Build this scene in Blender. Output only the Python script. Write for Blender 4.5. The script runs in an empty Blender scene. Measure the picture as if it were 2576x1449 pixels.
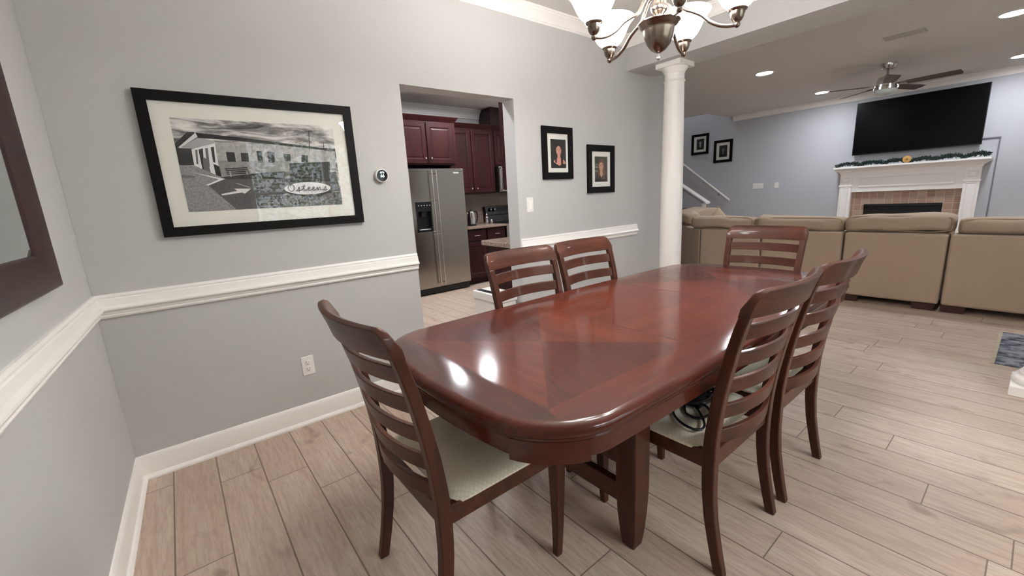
import bpy, bmesh, math, random
from mathutils import Vector, Matrix
from math import sin, cos, pi, radians
random.seed(7)
SC = bpy.context.scene
COL = SC.collection

# ------------------------------------------------------------------ camera
CAM = Vector((2.69603, 0.34157, 1.29867))
YAW, PITCH, ROLL, FPX = 0.902925, -0.210610, -0.055155, 1054.876
fwd = Vector((-sin(YAW) * cos(PITCH), cos(YAW) * cos(PITCH), sin(PITCH)))
rgt = fwd.cross(Vector((0, 0, 1))).normalized()
upv = rgt.cross(fwd)
r2 = rgt * cos(ROLL) + upv * sin(ROLL)
u2 = -rgt * sin(ROLL) + upv * cos(ROLL)
cd = bpy.data.cameras.new('camera')
cam = bpy.data.objects.new('camera', cd)
COL.objects.link(cam)
M = Matrix((r2, u2, -fwd)).transposed().to_4x4()
M.translation = CAM
cam.matrix_world = M
cd.sensor_fit = 'HORIZONTAL'
cd.sensor_width = 36.0
cd.lens = 36.0 * FPX / 2576.0
cd.clip_start = 0.02
SC.camera = cam

# ------------------------------------------------------------------ view / world
SC.view_settings.view_transform = 'Standard'
SC.view_settings.look = 'None'
SC.view_settings.exposure = 1.1
SC.view_settings.gamma = 1.0
SC.view_settings.use_curve_mapping = False
SC.cycles.use_denoising = True
SC.cycles.max_bounces = 10
SC.cycles.diffuse_bounces = 6
SC.cycles.sample_clamp_indirect = 6.0
wd = bpy.data.worlds.new('sky')
SC.world = wd
wd.use_nodes = True
bg = wd.node_tree.nodes['Background']
bg.inputs['Color'].default_value = (0.80, 0.90, 1.0, 1)
bg.inputs['Strength'].default_value = 2.3
# light levels of the lamps the rooms have (used by their builders)
L_SHADE = 22.0       # chandelier shades (radiance)
W_BULB = 1.0         # chandelier bulbs, open upwards (W)
L_CAN = 118.0        # living room recessed cans
L_KCAN = 135.0       # kitchen recessed cans, the added fill can included
W_WIN_DINING = 520.0 # daylight through the dining window
W_WIN_LIVING = 120.0 # daylight through the living room window


def area(name, loc, direction, sx, sy, watts, color):
    ld = bpy.data.lights.new(name, 'AREA')
    ld.shape = 'RECTANGLE'
    ld.size, ld.size_y = sx, sy
    ld.energy, ld.color = watts, color
    o = bpy.data.objects.new(name, ld)
    COL.objects.link(o)
    o.location = loc
    o.rotation_euler = Vector(direction).to_track_quat('-Z', 'Y').to_euler()
    return o


# open sky above the garden, shining down through the two windows
area('sky_dining', (6.3, 2.3, 4.6), (-1, 0, -.85), 3.0, 3.0, W_WIN_DINING, (0.95, 0.98, 1.0))
area('sky_living', (6.3, 5.7, 4.4), (-1, 0.1, -.8), 3.0, 3.0, W_WIN_LIVING, (0.90, 0.94, 1.0))

# ------------------------------------------------------------------ materials


def S(r, g, b):
    def c(v):
        v /= 255.0
        return v / 12.92 if v <= 0.04045 else ((v + 0.055) / 1.055) ** 2.4
    return (c(r), c(g), c(b), 1.0)


class NT:
    """little node-tree writer"""

    def __init__(self, name):
        self.m = bpy.data.materials.new(name)
        self.m.use_nodes = True
        self.t = self.m.node_tree
        self.p = self.t.nodes['Principled BSDF']
        self.out = self.t.nodes['Material Output']

    def n(self, kind, **kw):
        nd = self.t.nodes.new(kind)
        for k, v in kw.items():
            setattr(nd, k, v)
        return nd

    def put(self, sock, v):
        if isinstance(v, bpy.types.NodeSocket):
            self.t.links.new(v, sock)
        else:
            sock.default_value = v

    def math(self, op, a, b=0.0, c=None):
        nd = self.n('ShaderNodeMath', operation=op)
        self.put(nd.inputs[0], a)
        self.put(nd.inputs[1], b)
        if c is not None:
            self.put(nd.inputs[2], c)
        return nd.outputs[0]

    def mix(self, f, a, b, blend='MIX'):
        nd = self.n('ShaderNodeMix', data_type='RGBA', blend_type=blend)
        self.put(nd.inputs[0], f)
        self.put(nd.inputs[6], a)
        self.put(nd.inputs[7], b)
        return nd.outputs[2]

    def xyz(self, x, y, z):
        nd = self.n('ShaderNodeCombineXYZ')
        self.put(nd.inputs[0], x)
        self.put(nd.inputs[1], y)
        self.put(nd.inputs[2], z)
        return nd.outputs[0]

    def obj(self):
        return self.n('ShaderNodeTexCoord').outputs['Object']

    def split(self, v):
        nd = self.n('ShaderNodeSeparateXYZ')
        self.put(nd.inputs[0], v)
        return nd.outputs

    def mapping(self, v, scale=(1, 1, 1), rot=(0, 0, 0), loc=(0, 0, 0)):
        nd = self.n('ShaderNodeMapping')
        self.put(nd.inputs['Vector'], v)
        nd.inputs['Scale'].default_value = scale
        nd.inputs['Rotation'].default_value = rot
        nd.inputs['Location'].default_value = loc
        return nd.outputs[0]

    def noise(self, v, scale=5, detail=4, rough=0.55, dist=0.0):
        nd = self.n('ShaderNodeTexNoise')
        self.put(nd.inputs['Vector'], v)
        nd.inputs['Scale'].default_value = scale
        nd.inputs['Detail'].default_value = detail
        nd.inputs['Roughness'].default_value = rough
        nd.inputs['Distortion'].default_value = dist
        return nd.outputs[0]

    def ramp(self, f, stops):
        nd = self.n('ShaderNodeValToRGB')
        self.put(nd.inputs[0], f)
        e = nd.color_ramp.elements
        while len(e) < len(stops):
            e.new(0.5)
        for el, (p, c) in zip(e, stops):
            el.position = p
            el.color = c
        return nd.outputs[0]

    def bump(self, h, strength=0.2, dist=0.002):
        nd = self.n('ShaderNodeBump')
        nd.inputs['Strength'].default_value = strength
        nd.inputs['Distance'].default_value = dist
        self.put(nd.inputs['Height'], h)
        self.t.links.new(nd.outputs[0], self.p.inputs['Normal'])

    def set(self, **kw):
        names = dict(color='Base Color', rough='Roughness', metal='Metallic', spec='Specular IOR Level',
                     coat='Coat Weight', coat_rough='Coat Roughness', alpha='Alpha', trans='Transmission Weight',
                     emit='Emission Color', emit_s='Emission Strength', sheen='Sheen Weight', aniso='Anisotropic')
        for k, v in kw.items():
            self.put(self.p.inputs[names[k]], v)
        return self


def pm(name, color, rough=0.5, metal=0.0, spec=0.5, coat=0.0, grain=0.0, gscale=60, bump=0.0, **kw):
    t = NT(name)
    t.set(color=color, rough=rough, metal=metal, spec=spec, coat=coat, **kw)
    if grain or bump:
        nz = t.noise(t.obj(), gscale, 3)
        if grain:
            lo = tuple(c * (1 - grain) for c in color[:3]) + (1,)
            hi = tuple(min(1, c * (1 + grain)) for c in color[:3]) + (1,)
            t.set(color=t.mix(nz, lo, hi))
        if bump:
            t.bump(nz, bump, 0.002)
    return t.m


def wood(name, dark, light, axis=2, freq=14, stretch=0.08, rough=0.3, coat=0.3, rot=(0, 0, 0), coat_rough=0.1, spec=0.25):
    t = NT(name)
    sc = [freq] * 3
    sc[axis] = freq * stretch
    v = t.mapping(t.obj(), scale=sc, rot=rot)
    a = t.noise(v, 1.0, 5, 0.6, 0.6)
    b = t.noise(v, 5.0, 3, 0.6, 0.2)
    f = t.math('ADD', t.math('MULTIPLY', a, 0.7), t.math('MULTIPLY', b, 0.3))
    c = t.ramp(f, [(0.32, dark), (0.66, light)])
    t.set(color=c, rough=rough, coat=coat, coat_rough=coat_rough, spec=spec)
    t.p.inputs['Coat IOR'].default_value = 1.4
    t.bump(b, 0.02, 0.001)
    return t.m


M_WALL = pm('paint_grey', S(194, 193, 192), 0.75, spec=0.25, grain=0.015, gscale=30, bump=0.03)
M_WALLB = pm('paint_blue_grey', S(193, 194, 199), 0.75, spec=0.25, grain=0.015, gscale=30, bump=0.03)
M_CEIL = pm('ceiling_paint', S(214, 212, 208), 0.9, spec=0.1, grain=0.02, gscale=40, bump=0.05)
M_TRIM = pm('trim_white', S(246, 243, 239), 0.35, spec=0.4)
M_WHITE = pm('white_plastic', S(236, 234, 230), 0.4)
M_BLACK = pm('black_plastic', S(14, 14, 15), 0.35)
M_DARKSLOT = pm('dark_slot', S(30, 26, 24), 0.7)
M_FRAME = pm('black_frame', S(12, 9, 9), 0.5, spec=0.15)
M_MAT = pm('mat_board', S(232, 230, 222), 0.9)
M_NICKEL = pm('brushed_nickel', S(150, 138, 128), 0.22, metal=1.0)
M_NICKEL_D = pm('brushed_nickel_dark', S(134, 122, 112), 0.25, metal=1.0)
M_CHROME = pm('polished_nickel', S(214, 211, 206), 0.2, metal=1.0)
M_WOOD_CH = wood('chair_cherry', S(49, 22, 14), S(84, 43, 27), 2, 16, 0.1, 0.5, 0.35)
M_WOOD_RAIL = wood('chair_cherry_rail', S(52, 24, 15), S(88, 46, 29), 0, 16, 0.1, 0.5, 0.35)
M_CAB = wood('cabinet_cherry', S(36, 8, 10), S(58, 17, 18), 2, 9, 0.1, 0.45, 0.0)
M_CABD = pm('cabinet_dark', S(40, 10, 12), 0.5)
M_MIRFRAME = wood('mirror_frame_wood', S(40, 24, 24), S(62, 38, 36), 0, 10, 0.15, 0.45, 0.1)
M_MIRROR = pm('mirror_glass', S(200, 208, 205), 0.01, metal=1.0)
M_SOFA = pm('sofa_linen', S(177, 156, 136), 0.95, spec=0.1, grain=0.06, gscale=220, bump=0.15, sheen=0.15)
M_PIPING = pm('sofa_piping', S(158, 138, 112), 0.95, spec=0.1)
M_PILLOW = pm('pillow_cream', S(186, 168, 140), 0.95, spec=0.1, grain=0.05, gscale=120)
M_FOOT = pm('sofa_foot', S(58, 26, 20), 0.5)
M_TV = pm('tv_screen', S(4, 3, 5), 0.3, spec=0.1)
M_CORD = pm('black_cord', S(16, 15, 15), 0.5)
M_RACE = pm('raceway_grey', S(120, 121, 130), 0.6)
M_FIREBOX = pm('firebox_black', S(10, 10, 12), 0.5)
M_GREEN = pm('garland_green', S(58, 74, 68), 0.85, grain=0.5, gscale=40)
M_FAN = wood('fan_blade', S(70, 58, 54), S(96, 82, 76), 0, 8, 0.15, 0.5, 0.0)


def steel_mat():
    t = NT('stainless_steel')
    v = t.mapping(t.obj(), scale=(1.5, 1.5, 420))
    nz = t.noise(v, 1.0, 3)
    t.set(color=S(170, 165, 157), metal=1.0, rough=t.math('ADD', 0.19, t.math('MULTIPLY', nz, 0.06)), aniso=0.4)
    return t.m


M_STEEL = steel_mat()


def granite():
    t = NT('granite_counter')
    o = t.obj()
    a = t.noise(o, 90, 3, 0.7)
    b = t.noise(o, 25, 3)
    c = t.ramp(a, [(0.35, S(92, 74, 66)), (0.5, S(158, 135, 122)), (0.68, S(186, 166, 150))])
    t.set(color=t.mix(t.math('MULTIPLY', b, 0.35), c, S(120, 98, 90)), rough=0.25)
    return t.m


M_GRAN = granite()


def tiles(name, cols, grout, size, gw, rough=0.4, offs=(0, 0, 0), axes='xz', mottling=0.3):
    t = NT(name)
    s = t.split(t.mapping(t.obj(), loc=offs))
    a = s[0] if axes[0] == 'x' else s[1]
    b = s[2]
    fa = t.math('DIVIDE', a, size)
    fb = t.math('DIVIDE', b, size)
    ia, ib = t.math('FLOOR', fa), t.math('FLOOR', fb)
    wn = t.n('ShaderNodeTexWhiteNoise', noise_dimensions='2D')
    t.put(wn.inputs['Vector'], t.xyz(ia, ib, 0))
    base = t.ramp(wn.outputs[0], [(i / max(1, len(cols) - 1), c) for i, c in enumerate(cols)])
    nz = t.noise(t.obj(), 26, 4)
    base = t.mix(t.math('MULTIPLY', nz, mottling), base, S(110, 90, 78))

    def edge(f):
        fr = t.math('FRACT', f)
        d = t.math('ABSOLUTE', t.math('SUBTRACT', fr, 0.5))
        return t.math('GREATER_THAN', d, 0.5 - gw / size / 2)
    g = t.math('MAXIMUM', edge(fa), edge(fb))
    t.set(color=t.mix(g, base, grout), rough=rough)
    t.bump(t.math('SUBTRACT', 1.0, g), 0.4, 0.003)
    return t.m


M_TILE = tiles('fireplace_tile', [S(178, 150, 132), S(158, 124, 106), S(186, 164, 144), S(166, 134, 116)], S(196, 178, 160), 0.104, 0.006, offs=(0.02, 0, -0.02))
M_SPLASH = tiles('backsplash_stone', [S(166, 152, 138), S(142, 130, 120), S(186, 170, 152)], S(150, 138, 126), 0.15, 0.003, axes='yz', mottling=0.7)


def floor_mat():
    t = NT('floor_planks')
    s = t.split(t.obj())
    x, y = s[0], s[1]
    W, L = 0.1825, 1.24
    fy = t.math('DIVIDE', t.math('SUBTRACT', y, 0.13), W)
    row = t.math('FLOOR', fy)
    wr = t.n('ShaderNodeTexWhiteNoise', noise_dimensions='1D')
    t.put(wr.inputs['W'], t.math('ADD', row, 21.7))
    fx = t.math('ADD', t.math('DIVIDE', x, L), t.math('MULTIPLY', wr.outputs[0], 3.0))
    colx = t.math('FLOOR', fx)
    wp = t.n('ShaderNodeTexWhiteNoise', noise_dimensions='2D')
    t.put(wp.inputs['Vector'], t.xyz(row, colx, 0))
    pid = wp.outputs[0]
    # grain
    gx = t.math('ADD', t.math('MULTIPLY', x, 1.1), t.math('MULTIPLY', pid, 37.0))
    gy = t.math('ADD', t.math('MULTIPLY', y, 11.0), t.math('MULTIPLY', pid, 91.0))
    gv = t.xyz(gx, gy, 0)
    g1 = t.noise(gv, 1.6, 6, 0.62, 0.9)
    g2 = t.noise(gv, 7.0, 4, 0.65, 0.3)
    k = t.noise(t.xyz(t.math('MULTIPLY', gx, 2.2), t.math('MULTIPLY', gy, 0.42), 3.0), 1.5, 3, 0.5, 1.0)
    base = t.ramp(pid, [(0.0, S(186, 166, 150)), (0.5, S(197, 178, 162)), (1.0, S(206, 188, 172))])
    c = t.mix(t.ramp(g1, [(0.38, (0, 0, 0, 1)), (0.62, (1, 1, 1, 1))]), t.mix(0.5, base, S(170, 146, 130)), base)
    c = t.mix(t.math('MULTIPLY', t.ramp(g2, [(0.42, (1, 1, 1, 1)), (0.55, (0, 0, 0, 1))]), 0.42), c, S(158, 134, 118))
    c = t.mix(t.math('MULTIPLY', t.ramp(k, [(0.62, (0, 0, 0, 1)), (0.74, (1, 1, 1, 1))]), 0.7), c, S(140, 118, 104))

    def edge(f, w):
        fr = t.math('FRACT', f)
        d = t.math('ABSOLUTE', t.math('SUBTRACT', fr, 0.5))
        return t.math('GREATER_THAN', d, 0.5 - w)
    e = t.math('MAXIMUM', edge(fy, 0.0028 / W / 1.0), edge(fx, 0.0022 / L))
    c = t.mix(e, c, S(122, 102, 90))
    t.set(color=c, rough=t.math('ADD', 0.36, t.math('MULTIPLY', g2, 0.12)), spec=0.4)
    t.bump(t.math('SUBTRACT', t.math('MULTIPLY', g2, 0.3), e), 0.12, 0.0015)
    return t.m


M_FLOOR = floor_mat()


def seat_fabric():
    t = NT('seat_fabric')
    v = t.n('ShaderNodeTexVoronoi')
    t.put(v.inputs['Vector'], t.mapping(t.obj(), scale=(85, 85, 20), rot=(0, 0, radians(45))))
    v.inputs['Scale'].default_value = 1.0
    v.inputs['Randomness'].default_value = 0.15
    d = v.outputs['Distance']
    t.set(color=t.mix(d, S(240, 232, 212), S(213, 203, 180)), rough=0.9, spec=0.15, sheen=0.1)
    t.bump(t.math('SUBTRACT', 1.0, d), 0.35, 0.003)
    return t.m


M_SEAT = seat_fabric()


def veneer(name, dark, light, rot):
    t = NT(name)
    v = t.mapping(t.obj(), scale=(1, 1, 1), rot=(0, 0, rot))
    v = t.mapping(v, scale=(2.0, 26, 26))
    a = t.noise(v, 1.0, 5, 0.62, 0.7)
    b = t.noise(v, 4.0, 4, 0.6, 0.2)
    big = t.noise(t.obj(), 2.6, 2)
    f = t.math('ADD', t.math('ADD', t.math('MULTIPLY', a, 0.5), t.math('MULTIPLY', b, 0.25)), t.math('MULTIPLY', big, 0.25))
    t.set(color=t.ramp(f, [(0.32, dark), (0.68, light)]), rough=0.5, spec=0.1, coat=0.75, coat_rough=0.125)
    t.p.inputs['Coat IOR'].default_value = 1.42
    return t.m


V_LIGHT_X = veneer('veneer_light_x', S(70, 26, 15), S(108, 47, 27), 0.0)
V_LIGHT_Y = veneer('veneer_light_y', S(67, 25, 15), S(103, 44, 26), pi / 2)
V_DARK_X = veneer('veneer_dark_x', S(57, 21, 14), S(88, 37, 24), 0.35)
V_BORD_X = veneer('veneer_border_x', S(52, 20, 14), S(80, 33, 22), 0.0)
V_BORD_Y = veneer('veneer_border_y', S(64, 24, 15), S(100, 43, 26), pi / 2)
V_EDGE = veneer('table_edge', S(58, 21, 13), S(88, 36, 22), pi / 2)
V_SEAM = pm('table_seam', S(48, 18, 14), 0.4)


def emit(name, color, s):
    t = NT(name)
    t.set(color=color, emit=color, emit_s=s, rough=0.4)
    return t.m


M_SHADE = emit('lit_glass_shade', (1.0, 0.972, 0.95, 1), L_SHADE)
M_CANLIT = emit('recessed_led', (0.90, 0.94, 1.0, 1), L_CAN)
M_KCANLIT = emit('kitchen_led', (0.95, 0.97, 1.0, 1), L_KCAN)
M_FANLENS = pm('fan_lens', S(196, 206, 200), 0.35)


def glass_pane():
    t = NT('picture_glass')
    tr = t.n('ShaderNodeBsdfTransparent')
    gl = t.n('ShaderNodeBsdfGlossy')
    gl.inputs['Roughness'].default_value = 0.0
    ge = t.n('ShaderNodeNewGeometry')
    dt = t.n('ShaderNodeVectorMath', operation='DOT_PRODUCT')
    t.t.links.new(ge.outputs['Incoming'], dt.inputs[0])
    t.t.links.new(ge.outputs['Normal'], dt.inputs[1])
    c1 = t.math('SUBTRACT', 1.0, t.math('ABSOLUTE', dt.outputs['Value']))
    fres = t.math('ADD', 0.05, t.math('MULTIPLY', 0.95, t.math('POWER', c1, 5.0)))
    mx = t.n('ShaderNodeMixShader')
    t.t.links.new(fres, mx.inputs[0])
    t.t.links.new(tr.outputs[0], mx.inputs[1])
    t.t.links.new(gl.outputs[0], mx.inputs[2])
    t.t.links.new(mx.outputs[0], t.out.inputs['Surface'])
    return t.m


M_GLASS = glass_pane()

# ------------------------------------------------------------------ mesh helpers


class MB:
    def __init__(self):
        self.bm = bmesh.new()

    def quad(self, pts, mi=0):
        vs = [self.bm.verts.new(p) for p in pts]
        f = self.bm.faces.new(vs)
        f.material_index = mi
        return f

    def box(self, x0, x1, y0, y1, z0, z1, mi=0):
        return self.loft([[(x0, y0, z0), (x1, y0, z0), (x1, y1, z0), (x0, y1, z0)],
                          [(x0, y0, z1), (x1, y0, z1), (x1, y1, z1), (x0, y1, z1)]], mi)

    def loft(self, rings, mi=0, cap=True, closed=True):
        R = [[self.bm.verts.new(p) for p in r] for r in rings]
        n = len(R[0])
        for a, b in zip(R, R[1:]):
            for i in range(n if closed else n - 1):
                j = (i + 1) % n
                f = self.bm.faces.new((a[i], a[j], b[j], b[i]))
                f.material_index = mi
        if cap and closed:
            f = self.bm.faces.new(list(reversed(R[0])))
            f.material_index = mi
            f = self.bm.faces.new(R[-1])
            f.material_index = mi
        return R

    def prism(self, poly, z0, z1, mi=0):
        return self.loft([[(x, y, z0) for x, y in poly], [(x, y, z1) for x, y in poly]], mi)

    def rect_path(self, secs, mi=0):
        """secs: (x, y, z, w, d): horizontal rectangles lofted upwards"""
        return self.loft([[(x - w / 2, y - d / 2, z), (x + w / 2, y - d / 2, z), (x + w / 2, y + d / 2, z), (x - w / 2, y + d / 2, z)]
                          for x, y, z, w, d in secs], mi)

    def lathe(self, prof, cx=0, cy=0, n=24, mi=0, z0=0, axis='z'):
        rings = []
        for r, z in prof:
            r = max(r, 1e-4)
            ring = []
            for i in range(n):
                a = 2 * pi * i / n
                if axis == 'z':
                    ring.append((cx + r * cos(a), cy + r * sin(a), z0 + z))
                else:  # axis along -y
                    ring.append((cx + r * cos(a), -z, z0 + r * sin(a)))
            rings.append(ring)
        return self.loft(rings, mi)

    def tube(self, pts, r, n=8, mi=0):
        pts = [Vector(p) for p in pts]
        rings = []
        prev = None
        for i, p in enumerate(pts):
            d = (pts[min(i + 1, len(pts) - 1)] - pts[max(i - 1, 0)]).normalized()
            if prev is None:
                a = Vector((0, 0, 1)) if abs(d.z) < 0.9 else Vector((1, 0, 0))
                s = d.cross(a).normalized()
            else:
                s = (prev - d * prev.dot(d)).normalized()
            prev = s
            t = d.cross(s)
            rr = r[i] if isinstance(r, (list, tuple)) else r
            rings.append([p + (s * cos(2 * pi * k / n) + t * sin(2 * pi * k / n)) * rr for k in range(n)])
        return self.loft(rings, mi)

    def sphere(self, c, r, n=12, mi=0):
        prof = [(r * sin(pi * i / 8), -r * cos(pi * i / 8)) for i in range(9)]
        return self.lathe(prof, c[0], c[1], n, mi, c[2])

    def obj(self, name, mats, parent=None, smooth=40, bevel=0.0, seg=2, recalc=True):
        bm = self.bm
        if recalc:
            bmesh.ops.recalc_face_normals(bm, faces=bm.faces)
        me = bpy.data.meshes.new(name)
        bm.to_mesh(me)
        bm.free()
        if not isinstance(mats, (list, tuple)):
            mats = [mats]
        for m in mats:
            me.materials.append(m)
        if smooth:
            for p in me.polygons:
                p.use_smooth = True
            me.set_sharp_from_angle(angle=radians(smooth))
        o = bpy.data.objects.new(name, me)
        COL.objects.link(o)
        if parent:
            o.parent = parent
        if bevel:
            b = o.modifiers.new('bevel', 'BEVEL')
            b.width = bevel
            b.segments = seg
            b.limit_method = 'ANGLE'
            b.angle_limit = radians(40)
        return o


def crv(pts, n=8):
    """Catmull-Rom through points"""
    P = [Vector(p) for p in pts]
    out = []
    for i in range(len(P) - 1):
        p0, p1, p2, p3 = P[max(i - 1, 0)], P[i], P[i + 1], P[min(i + 2, len(P) - 1)]
        for k in range(n):
            t = k / n
            out.append(0.5 * (2 * p1 + (p2 - p0) * t + (2 * p0 - 5 * p1 + 4 * p2 - p3) * t * t + (3 * p1 - p0 - 3 * p2 + p3) * t ** 3))
    out.append(P[-1])
    return out


def thing(name, label, cat, loc=(0, 0, 0), rz=0.0, group=None):
    o = bpy.data.objects.new(name, None)
    COL.objects.link(o)
    o.empty_display_size = 0.05
    o.location = loc
    o.rotation_euler = (0, 0, rz)
    return tag(o, label, cat, group)


def tag(o, label, cat, group=None):
    o['label'] = label
    o['category'] = cat
    if group:
        o['group'] = group
    return o


def struct(o):
    o['kind'] = 'structure'
    return o


def dup(root, loc, rz, label):
    def cp(o, parent):
        c = o.copy()
        COL.objects.link(c)
        if parent:
            c.parent = parent
        for ch in list(o.children):
            cp(ch, c)
        return c
    r = cp(root, None)
    r.location = loc
    r.rotation_euler = (0, 0, rz)
    r['label'] = label
    return r


def sweep(name, path, prof, mat, before=None, after=None, cap=True):
    """profile (d, z) carried along an XY path, d measured to the LEFT of travel, ends mitred to before/after"""
    P = [Vector(p) for p in path]
    ext = ([Vector(before)] if before else []) + P + ([Vector(after)] if after else [])
    off = 1 if before else 0
    rings = []
    for i in range(len(P)):
        k = i + off
        dirs = []
        if k > 0:
            dirs.append((ext[k] - ext[k - 1]).normalized())
        if k < len(ext) - 1:
            dirs.append((ext[k + 1] - ext[k]).normalized())
        ns = [Vector((-d.y, d.x)) for d in dirs]
        if len(ns) == 2:
            m = (ns[0] + ns[1]).normalized()
            m = m / max(0.2, m.dot(ns[0]))
        else:
            m = ns[0]
        rings.append([(P[i].x + m.x * d, P[i].y + m.y * d, z) for d, z in prof])
    mb = MB()
    mb.loft(rings)
    return mb.obj(name, mat, smooth=30)


def text_mesh(s, size, extrude=0.0005, shear=0.0):
    cu = bpy.data.curves.new('t', 'FONT')
    cu.body = s
    cu.size = size
    cu.extrude = extrude
    cu.shear = shear
    cu.align_x = 'CENTER'
    cu.align_y = 'CENTER'
    o = bpy.data.objects.new('t', cu)
    COL.objects.link(o)
    dg = bpy.context.evaluated_depsgraph_get()
    me = bpy.data.meshes.new_from_object(o.evaluated_get(dg))
    bpy.data.objects.remove(o)
    return me

# ------------------------------------------------------------------ the rooms
TH = 0.03008
TL = Vector((cos(TH), -sin(TH)))     # direction of the mirror wall
H = 2.74
XR, YF = 4.2, 10.03
far_l = TL * 4.25

mb = MB()
mb.box(-4.1, XR + 0.1, -0.35, YF + 0.1, -0.06, 0.0)
mb.box(-3.5, 0.0, -0.35, 5.5, -0.06, -0.0005)
struct(mb.obj('floor', M_FLOOR, smooth=0))

mb = MB()
mb.box(-0.14, XR + 0.1, -0.35, 4.43, H, H + 0.1)
mb.box(-3.5, -0.14, 0.3, 5.5, H, H + 0.1)
mb.box(-0.14, XR + 0.1, 4.43, YF + 0.1, H, H + 0.1)
mb.box(-4.1, -0.14, 5.5, 9.08, H, H + 0.1)
mb.box(-1.75, -0.14, 9.08, YF + 0.1, H, H + 0.1)
mb.box(-4.1, -1.65, 8.95, YF + 0.12, 4.6, 4.7)
struct(mb.obj('ceiling', M_CEIL, smooth=0))

mb = MB()
nl = Vector((-TL.y, TL.x))
mb.prism([(-0.14, 0.0), (0, 0), tuple(far_l), tuple(far_l - nl * 0.12), (-0.14, -0.12)], 0, H)
struct(mb.obj('wall_left', M_WALL, smooth=0))

mb = MB()
mb.box(-0.14, 0, 0.0005, 1.638, 0, H)
mb.box(-0.14, 0, 1.638, 2.584, 2.056, H)
mb.prism([(-0.14, 2.584), (0, 2.584), (0, 5.0), (-0.32, 5.5), (-4.0, 5.5), (-4.0, 5.4), (-0.40, 5.4), (-0.14, 5.0)], 0, H)
struct(mb.obj('wall_back', M_WALL, smooth=0))

mb = MB()
mb.box(-0.02, XR + .02, 4.027, 4.43, 2.44, H + .02)
struct(mb.obj('wall_beam', M_WALL, smooth=0))

mb = MB()
mb.box(-4.1, XR + 0.1, YF, YF + 0.12, 0, 4.6)
struct(mb.obj('wall_far', M_WALLB, smooth=0))
mb = MB()
mb.box(-4.1, -4.0, 5.5, YF, 0, 4.6)
struct(mb.obj('wall_stair', M_WALLB, smooth=0))
mb = MB()
mb.box(-4.0, -1.65, 8.96, 9.08, H + .02, 4.6)
mb.box(-1.75, -1.65, 9.08, YF, H + 0.1, 4.6)
struct(mb.obj('wall_upper', M_WALLB, smooth=0))
mb = MB()
mb.box(-3.47, -3.35, 0.3, 5.4, 0, H)
mb.box(-3.35, -0.14, 0.3, 0.4, 0, H)
struct(mb.obj('wall_kitchen', M_WALL, smooth=0))

# right wall with two windows (behind the camera's right)
mb = MB()
W1 = (1.25, 3.35, 0.8, 2.3)
W2 = (5.1, 6.3, 0.9, 2.1)
ys = [-0.35, W1[0], W1[1], W2[0], W2[1], YF + 0.1]
mb.box(XR, XR + 0.12, ys[0], ys[1], 0, H)
mb.box(XR, XR + 0.12, ys[2], ys[3], 0, H)
mb.box(XR, XR + 0.12, ys[4], ys[5], 0, H)
for w in (W1, W2):
    mb.box(XR, XR + 0.12, w[0], w[1], 0, w[2])
    mb.box(XR, XR + 0.12, w[0], w[1], w[3], H)
struct(mb.obj('wall_right', M_WALL, smooth=0))
for i, w in enumerate((W1, W2)):
    mb = MB()
    t = 0.06
    mb.box(XR - 0.02, XR + 0.10, w[0], w[0] + t, w[2], w[3])
    mb.box(XR - 0.02, XR + 0.10, w[1] - t, w[1], w[2], w[3])
    mb.box(XR - 0.02, XR + 0.10, w[0], w[1], w[2], w[2] + t)
    mb.box(XR - 0.02, XR + 0.10, w[0], w[1], w[3] - t, w[3])
    ym = (w[0] + w[1]) / 2
    mb.box(XR, XR + 0.10, ym - 0.04, ym + 0.04, w[2], w[3])
    zm = (w[2] + w[3]) / 2
    mb.box(XR + 0.03, XR + 0.08, w[0], w[1], zm - 0.02, zm + 0.02)
    wo = struct(mb.obj('window_%d' % (i + 1), M_TRIM, smooth=0))
    mb = MB()
    mb.box(XR + 0.05, XR + 0.055, w[0] + 0.03, w[1] - 0.03, w[2] + 0.03, w[3] - 0.03)
    mb.obj('window_pane', M_GLASS, wo, smooth=0)
    mb = MB()
    z = w[2] + 0.08
    while z < w[3] - 0.07:
        mb.quad([(XR + 0.005, w[0] + 0.065, z), (XR + 0.005, w[1] - 0.065, z), (XR + 0.04, w[1] - 0.065, z + 0.006), (XR + 0.04, w[0] + 0.065, z + 0.006)])
        z += 0.045
    mb.obj('blind', M_WHITE, wo, smooth=0)

# trims
CROWN = [(0, H - 0.10), (0.012, H - 0.10), (0.013, H - 0.088), (0.019, H - 0.083), (0.021, H - 0.07), (0.030, H - 0.052), (0.046, H - 0.034), (0.056, H - 0.026),
         (0.057, H - 0.016), (0.066, H - 0.012), (0.066, H), (0, H)]
RAIL = [(0, .849), (.010, .849), (.014, .853), (.016, .860), (.013, .866), (.018, .870), (.020, .877), (.016, .882), (.030, .886), (.034, .891), (.033, .897),
        (.022, .908), (.018, .925), (.016, .938), (.011, .942), (.013, .950), (.011, .955), (.009, .961), (0, .961)]
BASE = [(0, 0), (.030, 0), (.030, .010), (.024, .020), (.016, .024), (.016, .100), (.013, .108), (.012, .116), (.006, .125), (0, .127)]
c0 = (0.0, 0.0)
fl = tuple(far_l)
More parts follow.
